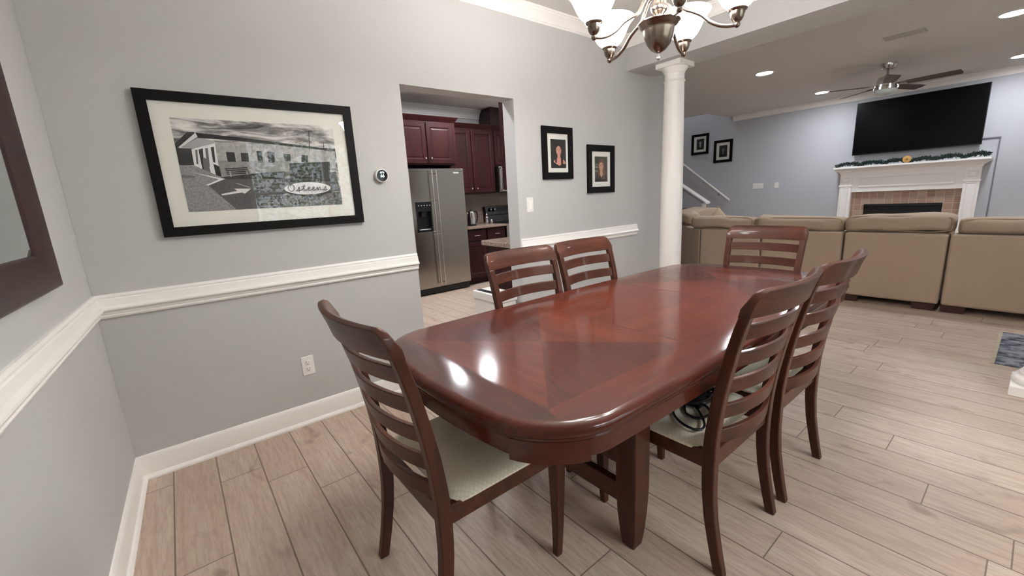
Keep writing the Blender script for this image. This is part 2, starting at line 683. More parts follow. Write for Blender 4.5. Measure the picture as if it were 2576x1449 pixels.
# left of travel must point into the room
for nm, prof, suffix in (('baseboard', BASE, ''), ('trim_1', RAIL, ''), ('trim_2', CROWN, '')):
    a = sweep('baseboard_left' if nm == 'baseboard' else nm, [c0, fl], prof, M_TRIM, before=(0, 1.638))
    struct(a)
bb = struct(sweep('baseboard_back', [(0, 1.638), c0], BASE, M_TRIM, after=fl))
struct(sweep('trim_3', [(0, 1.638), c0], RAIL, M_TRIM, after=fl))
struct(sweep('trim_4', [(0, 4.027), c0], CROWN, M_TRIM, before=(XR, 4.027), after=fl))
struct(sweep('trim_5', [(0, 4.205), (0, 2.588)], RAIL, M_TRIM))
struct(sweep('baseboard_middle', [(0, 5.0), (0, 2.588)], BASE, M_TRIM))
struct(sweep('trim_6', [(XR, 4.027), (0, 4.027)], CROWN, M_TRIM, after=c0))
struct(sweep('trim_7', [(XR, YF), (-1.66, YF)], CROWN, M_TRIM))
struct(sweep('trim_8', [(-3.35, 5.4), (-3.35, 0.4)], [(d * 1.4, H - (H - z) * 1.4) for d, z in CROWN], M_TRIM))
struct(sweep('baseboard_far', [(0.25, YF), (-1.66, YF)], BASE, M_TRIM))
struct(sweep('baseboard_hearth', [(XR, YF), (2.2, YF)], BASE, M_TRIM))

# columns under the beam


def column(x, y, label):
    t = thing('column', label, 'column', (x, y, 0), 0, 'white columns under the beam')
    mb = MB()
    mb.box(-.15, .15, -.15, .15, 0, .06)
    mb.lathe([(.148, .06), (.152, .072), (.150, .09), (.142, .10), (.132, .104), (.126, .115), (.126, .122), (.118, .13), (.108, .15)], n=40)
    mb.obj('column_base', M_TRIM, t, bevel=.004)
    mb = MB()
    mb.lathe([(.106, .14), (.104, .5), (.103, .9), (.100, 1.4), (.094, 1.9), (.087, 2.25), (.087, 2.275)], n=48)
    mb.obj('column_shaft', M_TRIM, t)
    mb = MB()
    mb.lathe([(.087, 2.27), (.094, 2.272), (.097, 2.28), (.094, 2.288), (.087, 2.29), (.087, 2.345), (.092, 2.348), (.094, 2.36), (.106, 2.372), (.114, 2.39), (.116, 2.396)], n=40)
    mb.box(-.124, .124, -.124, .124, 2.396, 2.4395)
    mb.obj('column_capital', M_TRIM, t, bevel=.003)
    return t


column(.388, 4.228, 'tall white round column at the far left corner of the dining table')
column(2.862, 4.17, 'white column of which only the square base shows at the right edge')

# stair: knee wall with a sloped cap, hand rail, steps
mb = MB()
k0 = (-1.72, 1.02)
sl = -.66
xs = -4.0
zt = k0[1] + (xs - k0[0]) * sl
mb.loft([[(k0[0], 8.98, 0), (xs, 8.98, 0), (xs, 8.98, zt), (k0[0], 8.98, k0[1])],
         [(k0[0], 9.08, 0), (xs, 9.08, 0), (xs, 9.08, zt), (k0[0], 9.08, k0[1])]])
struct(mb.obj('wall_knee', M_WALLB, smooth=0))
mb = MB()
mb.loft([[(k0[0] + .08, 8.94, k0[1] - .05), (xs, 8.94, zt), (xs, 8.94, zt + .035), (k0[0] + .08, 8.94, k0[1] - .015)],
         [(k0[0] + .08, 9.12, k0[1] - .05), (xs, 9.12, zt), (xs, 9.12, zt + .035), (k0[0] + .08, 9.12, k0[1] - .015)]])
mb.box(k0[0] - .02, k0[0] + .012, 8.965, 9.095, 0, k0[1] - .04)
struct(mb.obj('trim_9', M_TRIM, smooth=0, bevel=.004))
mb = MB()
for i in range(9):
    mb.box(-3.98, -1.78 - i * .24, 9.085, YF - .01, i * .19, (i + 1) * .19)
st = mb.obj('staircase', M_FLOOR, smooth=0)
tag(st, 'staircase climbing to the left behind the low sloped wall', 'stairs')
t = thing('handrail', 'white stair handrail sloping down the far wall beside two small frames', 'handrail', (-1.634, YF, 0))
mb = MB()
mb.tube([(0, -.07, 1.0), (-2.2, -.07, 1.0 + 2.2 * .78)], .022, 10)
mb.obj('rail', M_TRIM, t)
for xx in (-.25, -1.4):
    mb = MB()
    mb.tube([(xx, -.07, .985 - xx * .78), (xx, -.05, .93 - xx * .78), (xx, 0, .92 - xx * .78)], .008, 8)
    mb.obj('rail_bracket', M_NICKEL, t)

# ------------------------------------------------------------------ dining table
TX, TY = 1.545, 2.145
HX, HY, RC = .54, 1.2, .19


def table_outline():
    base = []
    for cx, cy, a0 in ((HX - RC, HY - RC, 0), (-HX + RC, HY - RC, 90), (-HX + RC, -HY + RC, 180), (HX - RC, -HY + RC, 270)):
        for i in range(13):
            a = radians(a0 + 90 * i / 12)
            base.append((cx + RC * cos(a), cy + RC * sin(a)))
    dense = []
    for p, q in zip(base, base[1:] + base[:1]):
        d = math.dist(p, q)
        n = max(1, int(d / .06))
        for k in range(n):
            dense.append((p[0] + (q[0] - p[0]) * k / n, p[1] + (q[1] - p[1]) * k / n))
    out = []
    for x, y in dense:
        sy = (abs(y) / HY) ** 6
        sx = (abs(x) / HX) ** 6
        yy = y + math.copysign(.075 * (1 - min(1, (x / HX) ** 2)) * sy, y)
        xx = x + math.copysign(.022 * (1 - min(1, (y / HY) ** 2)) * sx, x)
        out.append((xx, yy))
    return out


OUT = table_outline()


def inset(poly, d):
    n = len(poly)
    res = []
    for i in range(n):
        a, b, c = Vector(poly[i - 1]), Vector(poly[i]), Vector(poly[(i + 1) % n])
        e = (c - a).normalized()
        nrm = Vector((-e.y, e.x))      # ccw outline: left is inside
        res.append(tuple(b + nrm * d))
    return res


tb = thing('dining_table', 'long cherry dining table with rounded corners and polished veneer top', 'table', (TX, TY, 0))
mb = MB()
ring = [(inset(OUT, d), z) for d, z in ((.03, .700), (.010, .701), (.007, .706), (.009, .711), (.003, .717), (.0, .727), (.003, .737), (.011, .745), (.024, .749), (.032, .75))]
R = mb.loft([[(x, y, z) for x, y in p] for p, z in ring], 0, cap=False)
f = mb.bm.faces.new(list(reversed(R[0])))
f.material_index = 0
# veneer top: outer border mitred to an inner rectangle, then fields
IX, IY0, IY1 = .405, -1.115, 1.115
top = R[-1]
inn = {}


def iv(x, y):
    k = (round(x, 4), round(y, 4))
    if k not in inn:
        inn[k] = mb.bm.verts.new((x, y, .75))
    return inn[k]


def ring_verts(test):
    return [v for v in top if test(v.co.x, v.co.y)]


def nearest(x, y):
    return min(range(len(top)), key=lambda i: (top[i].co.x - x) ** 2 + (top[i].co.y - y) ** 2)


SEAMS = (-.415, .285)
corners = [nearest(.52, 1.2), nearest(-.52, 1.2), nearest(-.52, -1.2), nearest(.52, -1.2)]
seamR = [nearest(.55, s) for s in SEAMS]
seamL = [nearest(-.55, s) for s in SEAMS]


def arc(i, j):
    r = [top[i]]
    while i != j:
        i = (i + 1) % len(top)
        r.append(top[i])
    return r


# y of the seams follows the ring vertices
sR = [top[i].co.y for i in seamR]
sL = [top[i].co.y for i in seamL]


def face(vs, mi):
    ff = mb.bm.faces.new(vs)
    ff.material_index = mi


s0, s1 = SEAMS
face(arc(corners[0], corners[1]) + [iv(-IX, IY1), iv(IX, IY1)], 1)              # far end band
face(arc(corners[2], corners[3]) + [iv(IX, IY0), iv(-IX, IY0)], 1)              # near end band
face(arc(corners[3], seamR[0]) + [iv(IX, s0), iv(IX, IY0)], 2)
face(arc(seamR[0], seamR[1]) + [iv(IX, s1), iv(IX, s0)], 2)
face(arc(seamR[1], corners[0]) + [iv(IX, IY1), iv(IX, s1)], 2)
face(arc(corners[1], seamL[1]) + [iv(-IX, s1), iv(-IX, IY1)], 2)
face(arc(seamL[1], seamL[0]) + [iv(-IX, s0), iv(-IX, s1)], 2)
face(arc(seamL[0], corners[2]) + [iv(-IX, IY0), iv(-IX, s0)], 2)
ym = (IY0 + s0) / 2
face([iv(-IX, IY0), iv(IX, IY0), iv(0, ym)], 3)
face([iv(IX, IY0), iv(IX, s0), iv(0, ym)], 5)
face([iv(IX, s0), iv(-IX, s0), iv(0, ym)], 3)
face([iv(-IX, s0), iv(-IX, IY0), iv(0, ym)], 5)
face([iv(-IX, s0), iv(IX, s0), iv(IX, s1), iv(-IX, s1)], 4)
ym = (IY1 + s1) / 2
face([iv(-IX, s1), iv(IX, s1), iv(0, ym)], 3)
face([iv(IX, s1), iv(IX, IY1), iv(0, ym)], 5)
face([iv(IX, IY1), iv(-IX, IY1), iv(0, ym)], 3)
face([iv(-IX, IY1), iv(-IX, s1), iv(0, ym)], 5)
for s in SEAMS:   # leaf joints
    mb.box(-.556, .556, s - .0012, s + .0012, .7497, .7503, 6)
mb.obj('tabletop', [V_EDGE, V_BORD_X, V_BORD_Y, V_LIGHT_X, V_LIGHT_Y, V_DARK_X, V_SEAM], tb, smooth=35)
mb = MB()
A0, A1 = inset(OUT, .013), inset(OUT, .045)
mb.loft([[(x, y, .701) for x, y in A0], [(x, y, .652) for x, y in A0], [(x, y, .652) for x, y in A1], [(x, y, .701) for x, y in A1]], cap=False)
for sx in (-1, 1):
    for sy in (-1, 1):
        seg = [p for p in inset(OUT, .009) if p[0] * sx > .36 and p[1] * sy > 1.06]
        if len(seg) > 3:
            ins = [(p[0] - sx * .05, p[1] - sy * .05) for p in seg]
            mb.loft([[(x, y, .640) for x, y in seg + ins[::-1]], [(x, y, .701) for x, y in seg + ins[::-1]]])
mb.obj('apron', V_EDGE, tb, smooth=35)
for ly in (-.655, .655):
    for lx in (.342, -.342):
        mb = MB()
        mb.rect_path([(lx, ly, 0, .052, .052), (lx, ly, .05, .064, .064), (lx, ly, .14, .078, .078), (lx, ly, .24, .086, .086), (lx, ly, .66, .086, .086)])
        mb.obj('leg', M_WOOD_CH, tb, smooth=30, bevel=.004)
    for z0, z1 in ((.16, .238), (.318, .395), (.60, .655)):
        mb = MB()
        mb.box(-.30, .30, ly - .016, ly + .016, z0, z1)
        mb.obj('stretcher', M_WOOD_RAIL, tb, smooth=0, bevel=.003)
mb = MB()
mb.box(-.03, .03, -.65, .65, .27, .33)
mb.box(-.30, -.24, -1.0, 1.0, .63, .70)
mb.box(.24, .30, -1.0, 1.0, .63, .70)
mb.obj('long_stretcher', M_WOOD_RAIL, tb, smooth=0, bevel=.003)

# ------------------------------------------------------------------ dining chairs
YB = -.235


def back_off(z):
    pts = [(0, -.052), (.1, -.030), (.2, -.012), (.3, -.002), (.4, 0), (.5, -.004), (.6, -.016), (.7, -.033), (.8, -.054), (.9, -.080), (1.0, -.112), (1.05, -.13)]
    for (a, va), (b, vb) in zip(pts, pts[1:]):
        if a <= z <= b:
            return va + (vb - va) * (z - a) / (b - a)
    return pts[-1][1]


def post_x(z):
    return .216 + .018 * max(0, min(1, (z - .4) / .6))


def make_chair(label):
    t = thing('dining_chair', label, 'chair', (0, 0, 0), 0, 'ladder back dining chairs around the table')
    for s in (-1, 1):
        mb = MB()
        secs = []
        for i in range(24):
            z = .931 * i / 23
            w = .030 + .004 * min(1, z / .4)
            d = .031 + .013 * (1 - abs(z - .42) / .54 if abs(z - .42) < .54 else 0)
            secs.append((s * post_x(z), YB + back_off(z), z, w, d))
        mb.rect_path(secs)
        mb.obj('rear_leg', M_WOOD_CH, t, smooth=35, bevel=.004)
        mb = MB()
        secs = []
        for i in range(9):
            z = .445 * i / 8
            k = z / .445
            secs.append((s * .219, .215 + .018 * (1 - k) ** 2 * -1 + .010 * (1 - k), z, .026 + .018 * min(1, k * 1.3), .026 + .018 * min(1, k * 1.3)))
        mb.rect_path(secs)
        mb.obj('front_leg', M_WOOD_CH, t, smooth=35, bevel=.003)
    # crest rail, bowed backwards, with rounded upper corners
    mb = MB()
    rings = []
    n = 40
    hw = .2502
    for i in range(n + 1):
        u = -1 + 2 * i / n
        x = u * hw
        bow = -.047 * (1 - u * u)
        e = min(1, max(0, (abs(x) - (hw - .036)) / .036))
        zt_ = 1.017 - .036 * (1 - math.sqrt(max(0, 1 - e * e)))
        zb_ = .926
        th = .0165
        yb, yt = YB + back_off(zb_) + bow, YB + back_off(zt_) + bow
        zc = (zb_ + zt_) / 2
        yc = (yb + yt) / 2 + .002
        rings.append([(x, yb - th, zb_ + .003), (x, yb + th, zb_), (x, yc + th * 1.05, zc), (x, yt + th * .8, zt_ - .006), (x, yt, zt_), (x, yt - th * .9, zt_ - .005), (x, yc - th, zc)])
    mb.loft(rings)
    mb.obj('crest_rail', M_WOOD_RAIL, t, smooth=50, bevel=.002)
    for k, zc in enumerate((.875, .782, .688, .594, .500)):
        mb = MB()
        rings = []
        hh = .026
        px = post_x(zc) - .008
        for i in range(17):
            u = -1 + 2 * i / 16
            x = u * px
            bow = -.047 * (1 - u * u)
            y0 = YB + back_off(zc - hh) + bow
            y1 = YB + back_off(zc + hh) + bow
            rings.append([(x, y0 - .008, zc - hh), (x, y0 + .008, zc - hh), (x, y1 + .008, zc + hh), (x, y1 - .008, zc + hh)])
        mb.loft(rings)
        mb.obj('slat', M_WOOD_RAIL, t, smooth=35, bevel=.003)
    mb = MB()
    mb.box(-.206, .206, YB - .012, YB + .012, .385, .448)
    mb.obj('rear_rail', M_WOOD_RAIL, t, smooth=0, bevel=.003)
    mb = MB()
    mb.box(-.203, .203, .212, .234, .385, .448)
    for s in (-1, 1):
        a, b = sorted((s * .207, s * .229))
        mb.box(a, b, YB + .01, .20, .385, .448)
    mb.obj('seat_frame', M_WOOD_RAIL, t, smooth=0, bevel=.003)
    # upholstered seat
    mb = MB()
    n = 18
    grid = []
    for j in range(n + 1):
        row = []
        v = -1 + 2 * j / n
        for i in range(n + 1):
            u = -1 + 2 * i / n
            q = (abs(u) ** 6 + abs(v) ** 6) ** (1 / 6)
            k = 1 / max(1, (abs(u) ** 14 + abs(v) ** 14) ** (1 / 14))
            x, y = u * k * .235, .020 + v * k * .222
            z = .447 + .016 + .018 * max(0, 1 - min(1, q) ** 4) + .006 * (1 - u * u) * (1 - v * v)
            if q > .97:
                z = .449
            row.append(mb.bm.verts.new((x, y, z)))
        grid.append(row)
    for j in range(n):
        for i in range(n):
            mb.bm.faces.new((grid[j][i], grid[j][i + 1], grid[j + 1][i + 1], grid[j + 1][i]))
    ed = [grid[0][i] for i in range(n + 1)] + [grid[j][n] for j in range(1, n + 1)] + [grid[n][i] for i in range(n - 1, -1, -1)] + [grid[j][0] for j in range(n - 1, 0, -1)]
    lo = [mb.bm.verts.new((v.co.x * .99, v.co.y, .44)) for v in ed]
    for i in range(len(ed)):
        j = (i + 1) % len(ed)
        mb.bm.faces.new((ed[j], ed[i], lo[i], lo[j]))
    mb.bm.faces.new(lo)
    st_ = mb.obj('seat', M_SEAT, t, smooth=60)
    return t


ch = make_chair('cherry ladder back chair at the near end of the table, turned from the camera')
ch.location = (1.515, 1.04, 0)
dup(ch, (1.880, 1.812, 0), radians(90), 'cherry ladder back chair on the right long side with a black cord on its seat')
dup(ch, (1.885, 2.352, 0), radians(90), 'cherry ladder back chair on the right long side, farther from the camera, with empty seat')
dup(ch, (1.225, 1.85, 0), radians(-90), 'cherry ladder back chair on the doorway side, nearer to the refrigerator')
dup(ch, (1.225, 2.375, 0), radians(-90), 'cherry ladder back chair below the two framed portraits')
dup(ch, (1.525, 3.19, 0), radians(181), 'cherry ladder back chair at the far end of the table by the sofa')

# black cord bundled on the seat of the near right chair
mb = MB()
sx0, sy0, sz = 1.955, 1.80, .494
rs = random.Random(3)
pts = []
for i in range(64):
    a = i * .72
    r = .030 + .030 * rs.random()
    pts.append((sx0 + r * .9 * cos(a) + .012 * rs.random(), sy0 + r * 1.6 * sin(a), sz + .010 + .034 * rs.random()))
mb.tube(crv(pts, 5), .0052, 6)
loop = [(1.94, 1.78, .50), (2.00, 1.74, .489), (2.055, 1.67, .487), (2.05, 1.625, .486), (1.99, 1.63, .487), (1.93, 1.68, .489), (1.92, 1.76, .494), (1.98, 1.80, .492), (2.03, 1.76, .489), (2.02, 1.70, .488), (1.97, 1.70, .489), (1.93, 1.76, .494)]
mb.tube(crv(loop, 8), .0046, 6)
mb.tube(crv([(1.84, 1.72, .495), (1.80, 1.66, .489), (1.78, 1.60, .487), (1.765, 1.592, .47), (1.76, 1.588, .44)], 8), .005, 6)
mb.box(1.925, 1.985, 1.765, 1.83, .486, .518)
mb.tube(crv([(1.93, 1.77, .495), (1.88, 1.73, .493), (1.84, 1.72, .495)], 6), .005, 6)
mb.box(1.752, 1.772, 1.580, 1.596, .425, .462)
cord = mb.obj('power_cord', M_CORD, smooth=40)
tag(cord, 'tangled black power cord lying on the cream seat of a right side chair', 'cord')

# ------------------------------------------------------------------ chandelier
CX, CY = 1.56, 2.122
t = thing('chandelier', 'brushed nickel chandelier with lit white glass bell shades above the table', 'chandelier', (CX, CY, 0))
mb = MB()
mb.lathe([(.001, 1.880), (.012, 1.884), (.030, 1.894), (.048, 1.915), (.060, 1.942), (.066, 1.970), (.068, 1.978), (.073, 1.981), (.080, 1.990), (.089, 1.999), (.088, 2.003), (.075, 2.006), (.02, 2.010)], n=40)
mb.obj('bowl', M_NICKEL_D, t, smooth=50)
mb = MB()
mb.sphere((0, 0, 1.861), .008)
mb.tube([(0, 0, 1.866), (0, 0, 1.884)], .004, 8)
mb.obj('finial', M_CHROME, t)
mb = MB()
mb.lathe([(.018, 2.004), (.016, 2.018), (.020, 2.022), (.018, 2.027), (.020, 2.032), (.030, 2.040), (.036, 2.052), (.036, 2.066), (.028, 2.080), (.020, 2.092), (.016, 2.12), (.022, 2.16), (.022, 2.25), (.012, 2.30), (.008, 2.36)], n=28)
mb.tube([(0, 0, 2.35), (0, 0, 2.70)], .006, 8)
mb.lathe([(.065, 2.74), (.065, 2.728), (.05, 2.715), (.02, 2.705), (.01, 2.69)], n=28)
mb.obj('stem', M_NICKEL, t, smooth=50)
for k in range(5):
    a = radians(28 + 72 * k)
    ca, sa = cos(a), sin(a)

    def P(rr, z):
        return (rr * ca, rr * sa, z)
    mb = MB()
    mb.tube(crv([P(.02, 2.115), P(.055, 2.105), P(.078, 2.072), P(.098, 2.036), P(.135, 2.016), P(.168, 1.996), P(.20, 1.966), P(.235, 1.946), P(.27, 1.937), P(.300, 1.937)], 6), .0074, 10)
    mb.obj('arm', M_NICKEL, t)
    mb = MB()
    c = P(.300, 0)
    mb.sphere((c[0], c[1], 1.937), .0125, 14)
    mb.lathe([(.008, 1.944), (.016, 1.950), (.023, 1.960), (.027, 1.974), (.028, 1.984), (.034, 1.988), (.036, 1.993), (.034, 1.997), (.026, 1.998)], c[0], c[1], 24)
    mb.obj('socket_cup', M_NICKEL_D, t)
    mb = MB()
    prof = [(.027, 1.996), (.042, 2.003), (.058, 2.018), (.070, 2.037), (.079, 2.056), (.087, 2.074), (.096, 2.090), (.108, 2.105), (.118, 2.116)]
    mb.lathe(prof + [(r - .003, z) for r, z in prof[::-1]], c[0], c[1], 32)
    sh = mb.obj('glass_shade', M_SHADE, t, smooth=60)
    pl = bpy.data.lights.new('chandelier_bulb', 'POINT')
    pl.energy, pl.color, pl.shadow_soft_size = W_BULB, (1.0, .965, .93), .025
    po = bpy.data.objects.new('chandelier_bulb', pl)
    COL.objects.link(po)
    po.parent = t
    po.location = (c[0], c[1], 2.075)

# ------------------------------------------------------------------ framed pictures (local x = width, -y = out of the wall)


def frame_parts(t, w, h, fw, depth, mat, mat_in, print_rect, name='frame'):
    mb = MB()
    z = 0
    o = [(-w / 2, 0), (w / 2, 0), (w / 2, h), (-w / 2, h)]
    i = [(-w / 2 + fw, fw), (w / 2 - fw, fw), (w / 2 - fw, h - fw), (-w / 2 + fw, h - fw)]
    mb.loft([[(x, 0, z) for x, z in o], [(x, -depth + .003, z) for x, z in o],
             [(x * (1 - .004 / w), -depth, z + (.002 if z == 0 else -.002)) for x, z in o],
             [(x, -depth + .004, z) for x, z in i], [(x, -depth * .45, z) for x, z in i], [(x, 0, z) for x, z in i]], cap=False)
    mb.obj(name, mat, t, smooth=25)
    if mat_in:
        mb = MB()
        mb.box(-w / 2 + fw - .003, w / 2 - fw + .003, -depth * .42, -.003, fw - .003, h - fw + .003)
        mb.obj('mat_board', mat_in, t, smooth=0)
    mb = MB()
    mb.quad([(-w / 2 + fw, -depth * .62, fw), (w / 2 - fw, -depth * .62, fw), (w / 2 - fw, -depth * .62, h - fw), (-w / 2 + fw, -depth * .62, h - fw)])
    mb.obj('glass', M_GLASS, t, smooth=0)


# --- big black and white print
Y0, Y1, Z0, Z1 = .305, 1.293, 1.202, 1.885
yc = (Y0 + Y1) / 2
bp = thing('framed_print', 'large black framed black and white photo of a diner with an arrow on the road', 'picture', (0.001, yc, Z0), radians(90))
frame_parts(bp, Y1 - Y0, Z1 - Z0, .046, .028, M_FRAME, M_MAT, None)


def sky_print():
    t = NT('print_sky')
    v = t.mapping(t.obj(), scale=(4, 1, 22))
    a = t.noise(v, 1.0, 6, 0.65, 0.8)
    t.set(color=t.ramp(a, [(.34, S(52, 50, 52)), (.47, S(128, 125, 125)), (.56, S(204, 201, 198)), (.66, S(236, 234, 230))]), rough=.6)
    return t.m


def tex_print(name, c1, c2, sc, lo=.4, hi=.62):
    t = NT(name)
    a = t.noise(t.obj(), sc, 6, .7)
    t.set(color=t.ramp(a, [(lo, c1), (hi, c2)]), rough=.6)
    return t.m


g = lambda v: pm('print_grey_%d' % v, S(v, v - 1, v - 1), .6)
PM = [sky_print(), g(16), g(220), g(166), g(28), tex_print('print_wall', S(150, 148, 146), S(182, 180, 178), 60),
      tex_print('print_pavement', S(120, 119, 119), S(156, 155, 154), 130), tex_print('print_asphalt', S(70, 69, 70), S(92, 91, 92), 130),
      tex_print('print_grass', S(14, 13, 13), S(150, 148, 146), 90, .38, .7), tex_print('print_hedge', S(10, 10, 10), S(56, 55, 54), 80), g(228), g(100), tex_print('print_wall_low', S(130, 128, 126), S(150, 148, 146), 60)]
polys = [
    ('tree_l', 9, [(0.423, 1.646), (0.481, 1.702), (0.509, 1.704), (0.517, 1.673), (0.477, 1.568), (0.425, 1.565)]),
    ('mid', 4, [(0.424, 1.60), (0.49, 1.60), (0.49, 1.545), (0.424, 1.545)]),
    ('wallS', 5, [(0.587, 1.66), (0.756, 1.656), (0.975, 1.645), (1.174, 1.627), (1.166, 1.532), (0.921, 1.514), (0.73, 1.492), (0.582, 1.485)]),
    ('wallS2', 12, [(0.579, 1.569), (0.732, 1.568), (0.925, 1.57), (0.921, 1.514), (0.725, 1.492), (0.582, 1.485)]),
    ('wallF', 10, [(0.484, 1.621), (0.587, 1.657), (0.582, 1.485), (0.554, 1.491), (0.483, 1.543)]),
    ('soffit', 3, [(0.44, 1.625), (0.518, 1.677), (0.588, 1.664), (0.582, 1.652), (0.491, 1.624)]),
    ('roof', 1, [(0.514, 1.701), (0.711, 1.685), (0.9, 1.665), (1.174, 1.639), (1.174, 1.629), (0.887, 1.653), (0.684, 1.669), (0.518, 1.677)]),
    ('eave', 2, [(0.434, 1.629), (0.514, 1.701), (0.52, 1.682), (0.44, 1.625)]),
    ('d1', 11, [(0.499, 1.618), (0.508, 1.62), (0.501, 1.55), (0.493, 1.551)]),
    ('d2', 4, [(0.513, 1.621), (0.532, 1.627), (0.519, 1.51), (0.513, 1.515)]),
    ('d3', 11, [(0.541, 1.627), (0.553, 1.63), (0.546, 1.537), (0.535, 1.542)]),
    ('d4', 4, [(0.565, 1.633), (0.579, 1.636), (0.573, 1.558), (0.564, 1.561)]),
    ('ppl', 11, [(0.523, 1.574), (0.531, 1.584), (0.542, 1.569), (0.546, 1.493), (0.531, 1.504), (0.517, 1.513)]),
    ('box', 1, [(0.563, 1.553), (0.586, 1.539), (0.588, 1.488), (0.565, 1.487)]),
    ('w1', 4, [(0.627, 1.639), (0.664, 1.636), (0.663, 1.563), (0.627, 1.563)]),
    ('w1s', 3, [(0.627, 1.639), (0.664, 1.636), (0.663, 1.61), (0.627, 1.612)]),
    ('w2', 4, [(0.693, 1.634), (0.727, 1.631), (0.723, 1.564), (0.689, 1.565)]),
    ('w2s', 3, [(0.693, 1.634), (0.727, 1.631), (0.726, 1.608), (0.692, 1.609)]),
    ('w3', 4, [(0.766, 1.621), (0.791, 1.62), (0.787, 1.557), (0.764, 1.559)]),
    ('w4', 4, [(0.817, 1.618), (0.851, 1.615), (0.846, 1.561), (0.814, 1.56)]),
    ('w5', 4, [(0.986, 1.604), (1.02, 1.602), (1.015, 1.564), (0.981, 1.565)]),
    ('w6', 4, [(0.896, 1.608), (0.929, 1.606), (0.926, 1.567), (0.896, 1.568)]),
    ('gable', 11, [(1.108, 1.627), (1.148, 1.647), (1.174, 1.627)]),
    ('side', 6, [(0.423, 1.544), (0.484, 1.543), (0.604, 1.476), (0.524, 1.445), (0.627, 1.319), (0.423, 1.319)]),
    ('curb', 10, [(0.47, 1.51), (0.60, 1.477), (0.524, 1.445), (0.515, 1.449), (0.575, 1.475)]),
    ('sh1', 11, [(0.424, 1.50), (0.48, 1.492), (0.474, 1.486), (0.424, 1.484)]),
    ('asph', 7, [(0.524, 1.445), (0.604, 1.477), (0.887, 1.473), (1.164, 1.513), (1.174, 1.397), (0.875, 1.395), (0.729, 1.321), (0.627, 1.319)]),
    ('hedge', 9, [(0.582, 1.485), (0.732, 1.503), (0.888, 1.514), (0.881, 1.472), (0.604, 1.476)]),
    ('fence', 9, [(0.915, 1.546), (1.136, 1.56), (1.124, 1.456), (0.907, 1.454)]),
    ('fence2', 4, [(0.917, 1.558), (1.137, 1.568), (1.135, 1.558), (0.915, 1.545)]),
    ('grass', 8, [(0.731, 1.336), (0.818, 1.379), (0.903, 1.391), (1.174, 1.394), (1.174, 1.319), (0.728, 1.319)]),
    ('arrow', 2, [(0.571, 1.401), (0.645, 1.415), (0.633, 1.427), (0.71, 1.425), (0.677, 1.399), (0.666, 1.406), (0.575, 1.394)]),
    ('line', 3, [(0.642, 1.458), (0.71, 1.432), (0.7, 1.431), (0.648, 1.452)]),
    ('pole', 1, [(1.043, 1.736), (1.047, 1.737), (1.034, 1.632), (1.030, 1.632)]),
    ('arm', 1, [(1.026, 1.737), (1.063, 1.734), (1.063, 1.730), (1.025, 1.733)]),
    ('pole2', 1, [(1.114, 1.674), (1.117, 1.674), (1.114, 1.637), (1.11, 1.637)]),
    ('shadow', 1, [(0.872, 1.408), (1.0, 1.374), (1.12, 1.402), (1.122, 1.390), (1.0, 1.366), (0.89, 1.39)]),
]
mb = MB()
ly = -.0122


def pl_(pts, mi):
    global ly
    ly -= .00006
    mb.quad([(y - yc, ly, z - Z0) for y, z in pts], mi)


pl_([(.423, 1.318), (1.178, 1.318), (1.178, 1.768), (.423, 1.768)], 0)
for nm, mi, pts in polys:
    pl_(pts, mi)
for k in range(4):
    zz = 1.530 - k * .009
    pl_([(.609 + k * .002, zz), (.709 + k * .002, zz + .006), (.709 + k * .002, zz + .001), (.609 + k * .002, zz - .005)], 1)
pl_([(.624, 1.512), (.632, 1.512), (.632, 1.487), (.626, 1.487)], 3)
pl_([(.700, 1.515), (.706, 1.515), (.708, 1.497), (.703, 1.497)], 3)
el = [(.995 + .125 * cos(2 * pi * i / 40), 1.4185 + .034 * sin(2 * pi * i / 40)) for i in range(40)]
pl_(el, 10)
# hand-drawn script on the oval sign: O s t e e n s


def stroke(pts, wd=.0035, mi=11):
    q = crv([(x, 0, z) for x, z in pts], 6)
    for a, b in zip(q, q[1:]):
        d = (b - a)
        if d.length < 1e-6:
            continue
        n_ = Vector((-d.z, 0, d.x)).normalized() * wd / 2
        e_ = d.normalized() * wd * .3
        pl_([((a - e_ + n_).x, (a - e_ + n_).z), ((b + e_ + n_).x, (b + e_ + n_).z), ((b + e_ - n_).x, (b + e_ - n_).z), ((a - e_ - n_).x, (a - e_ - n_).z)], mi)


zb = 1.408


def letter(kind, x):
    L = {'O': [(.012, .028), (.003, .026), (-.003, .014), (.002, .002), (.013, .0), (.022, .010), (.022, .022), (.013, .029), (.006, .022)],
         's': [(0, .0), (.008, .006), (.014, .017), (.015, .008), (.013, .001), (.006, .001), (.014, .0), (.022, .005)],
         't': [(0, .003), (.008, .012), (.014, .027), (.010, .012), (.011, .002), (.020, .004)],
         'e': [(0, .004), (.010, .009), (.013, .014), (.009, .016), (.005, .009), (.008, .001), (.018, .004)],
         'n': [(0, .004), (.005, .014), (.007, .001), (.012, .012), (.017, .014), (.018, .003), (.025, .004)]}[kind]
    stroke([(.995 + (x + a - .988) * 1.22, zb + .012 + (b - .012) * 1.25) for a, b in L], .0042)
    return


for kd, x in (('O', .897), ('s', .926), ('t', .950), ('e', .973), ('e', .993), ('n', 1.014), ('s', 1.042)):
    letter(kd, x + .008)
stroke([(.957, zb + .020), (.978, zb + .021)])
po = mb.obj('photo_print', PM, bp, smooth=0, recalc=False)
for p in po.data.polygons:
    if p.normal.y > 0:
        p.flip()


# --- portraits


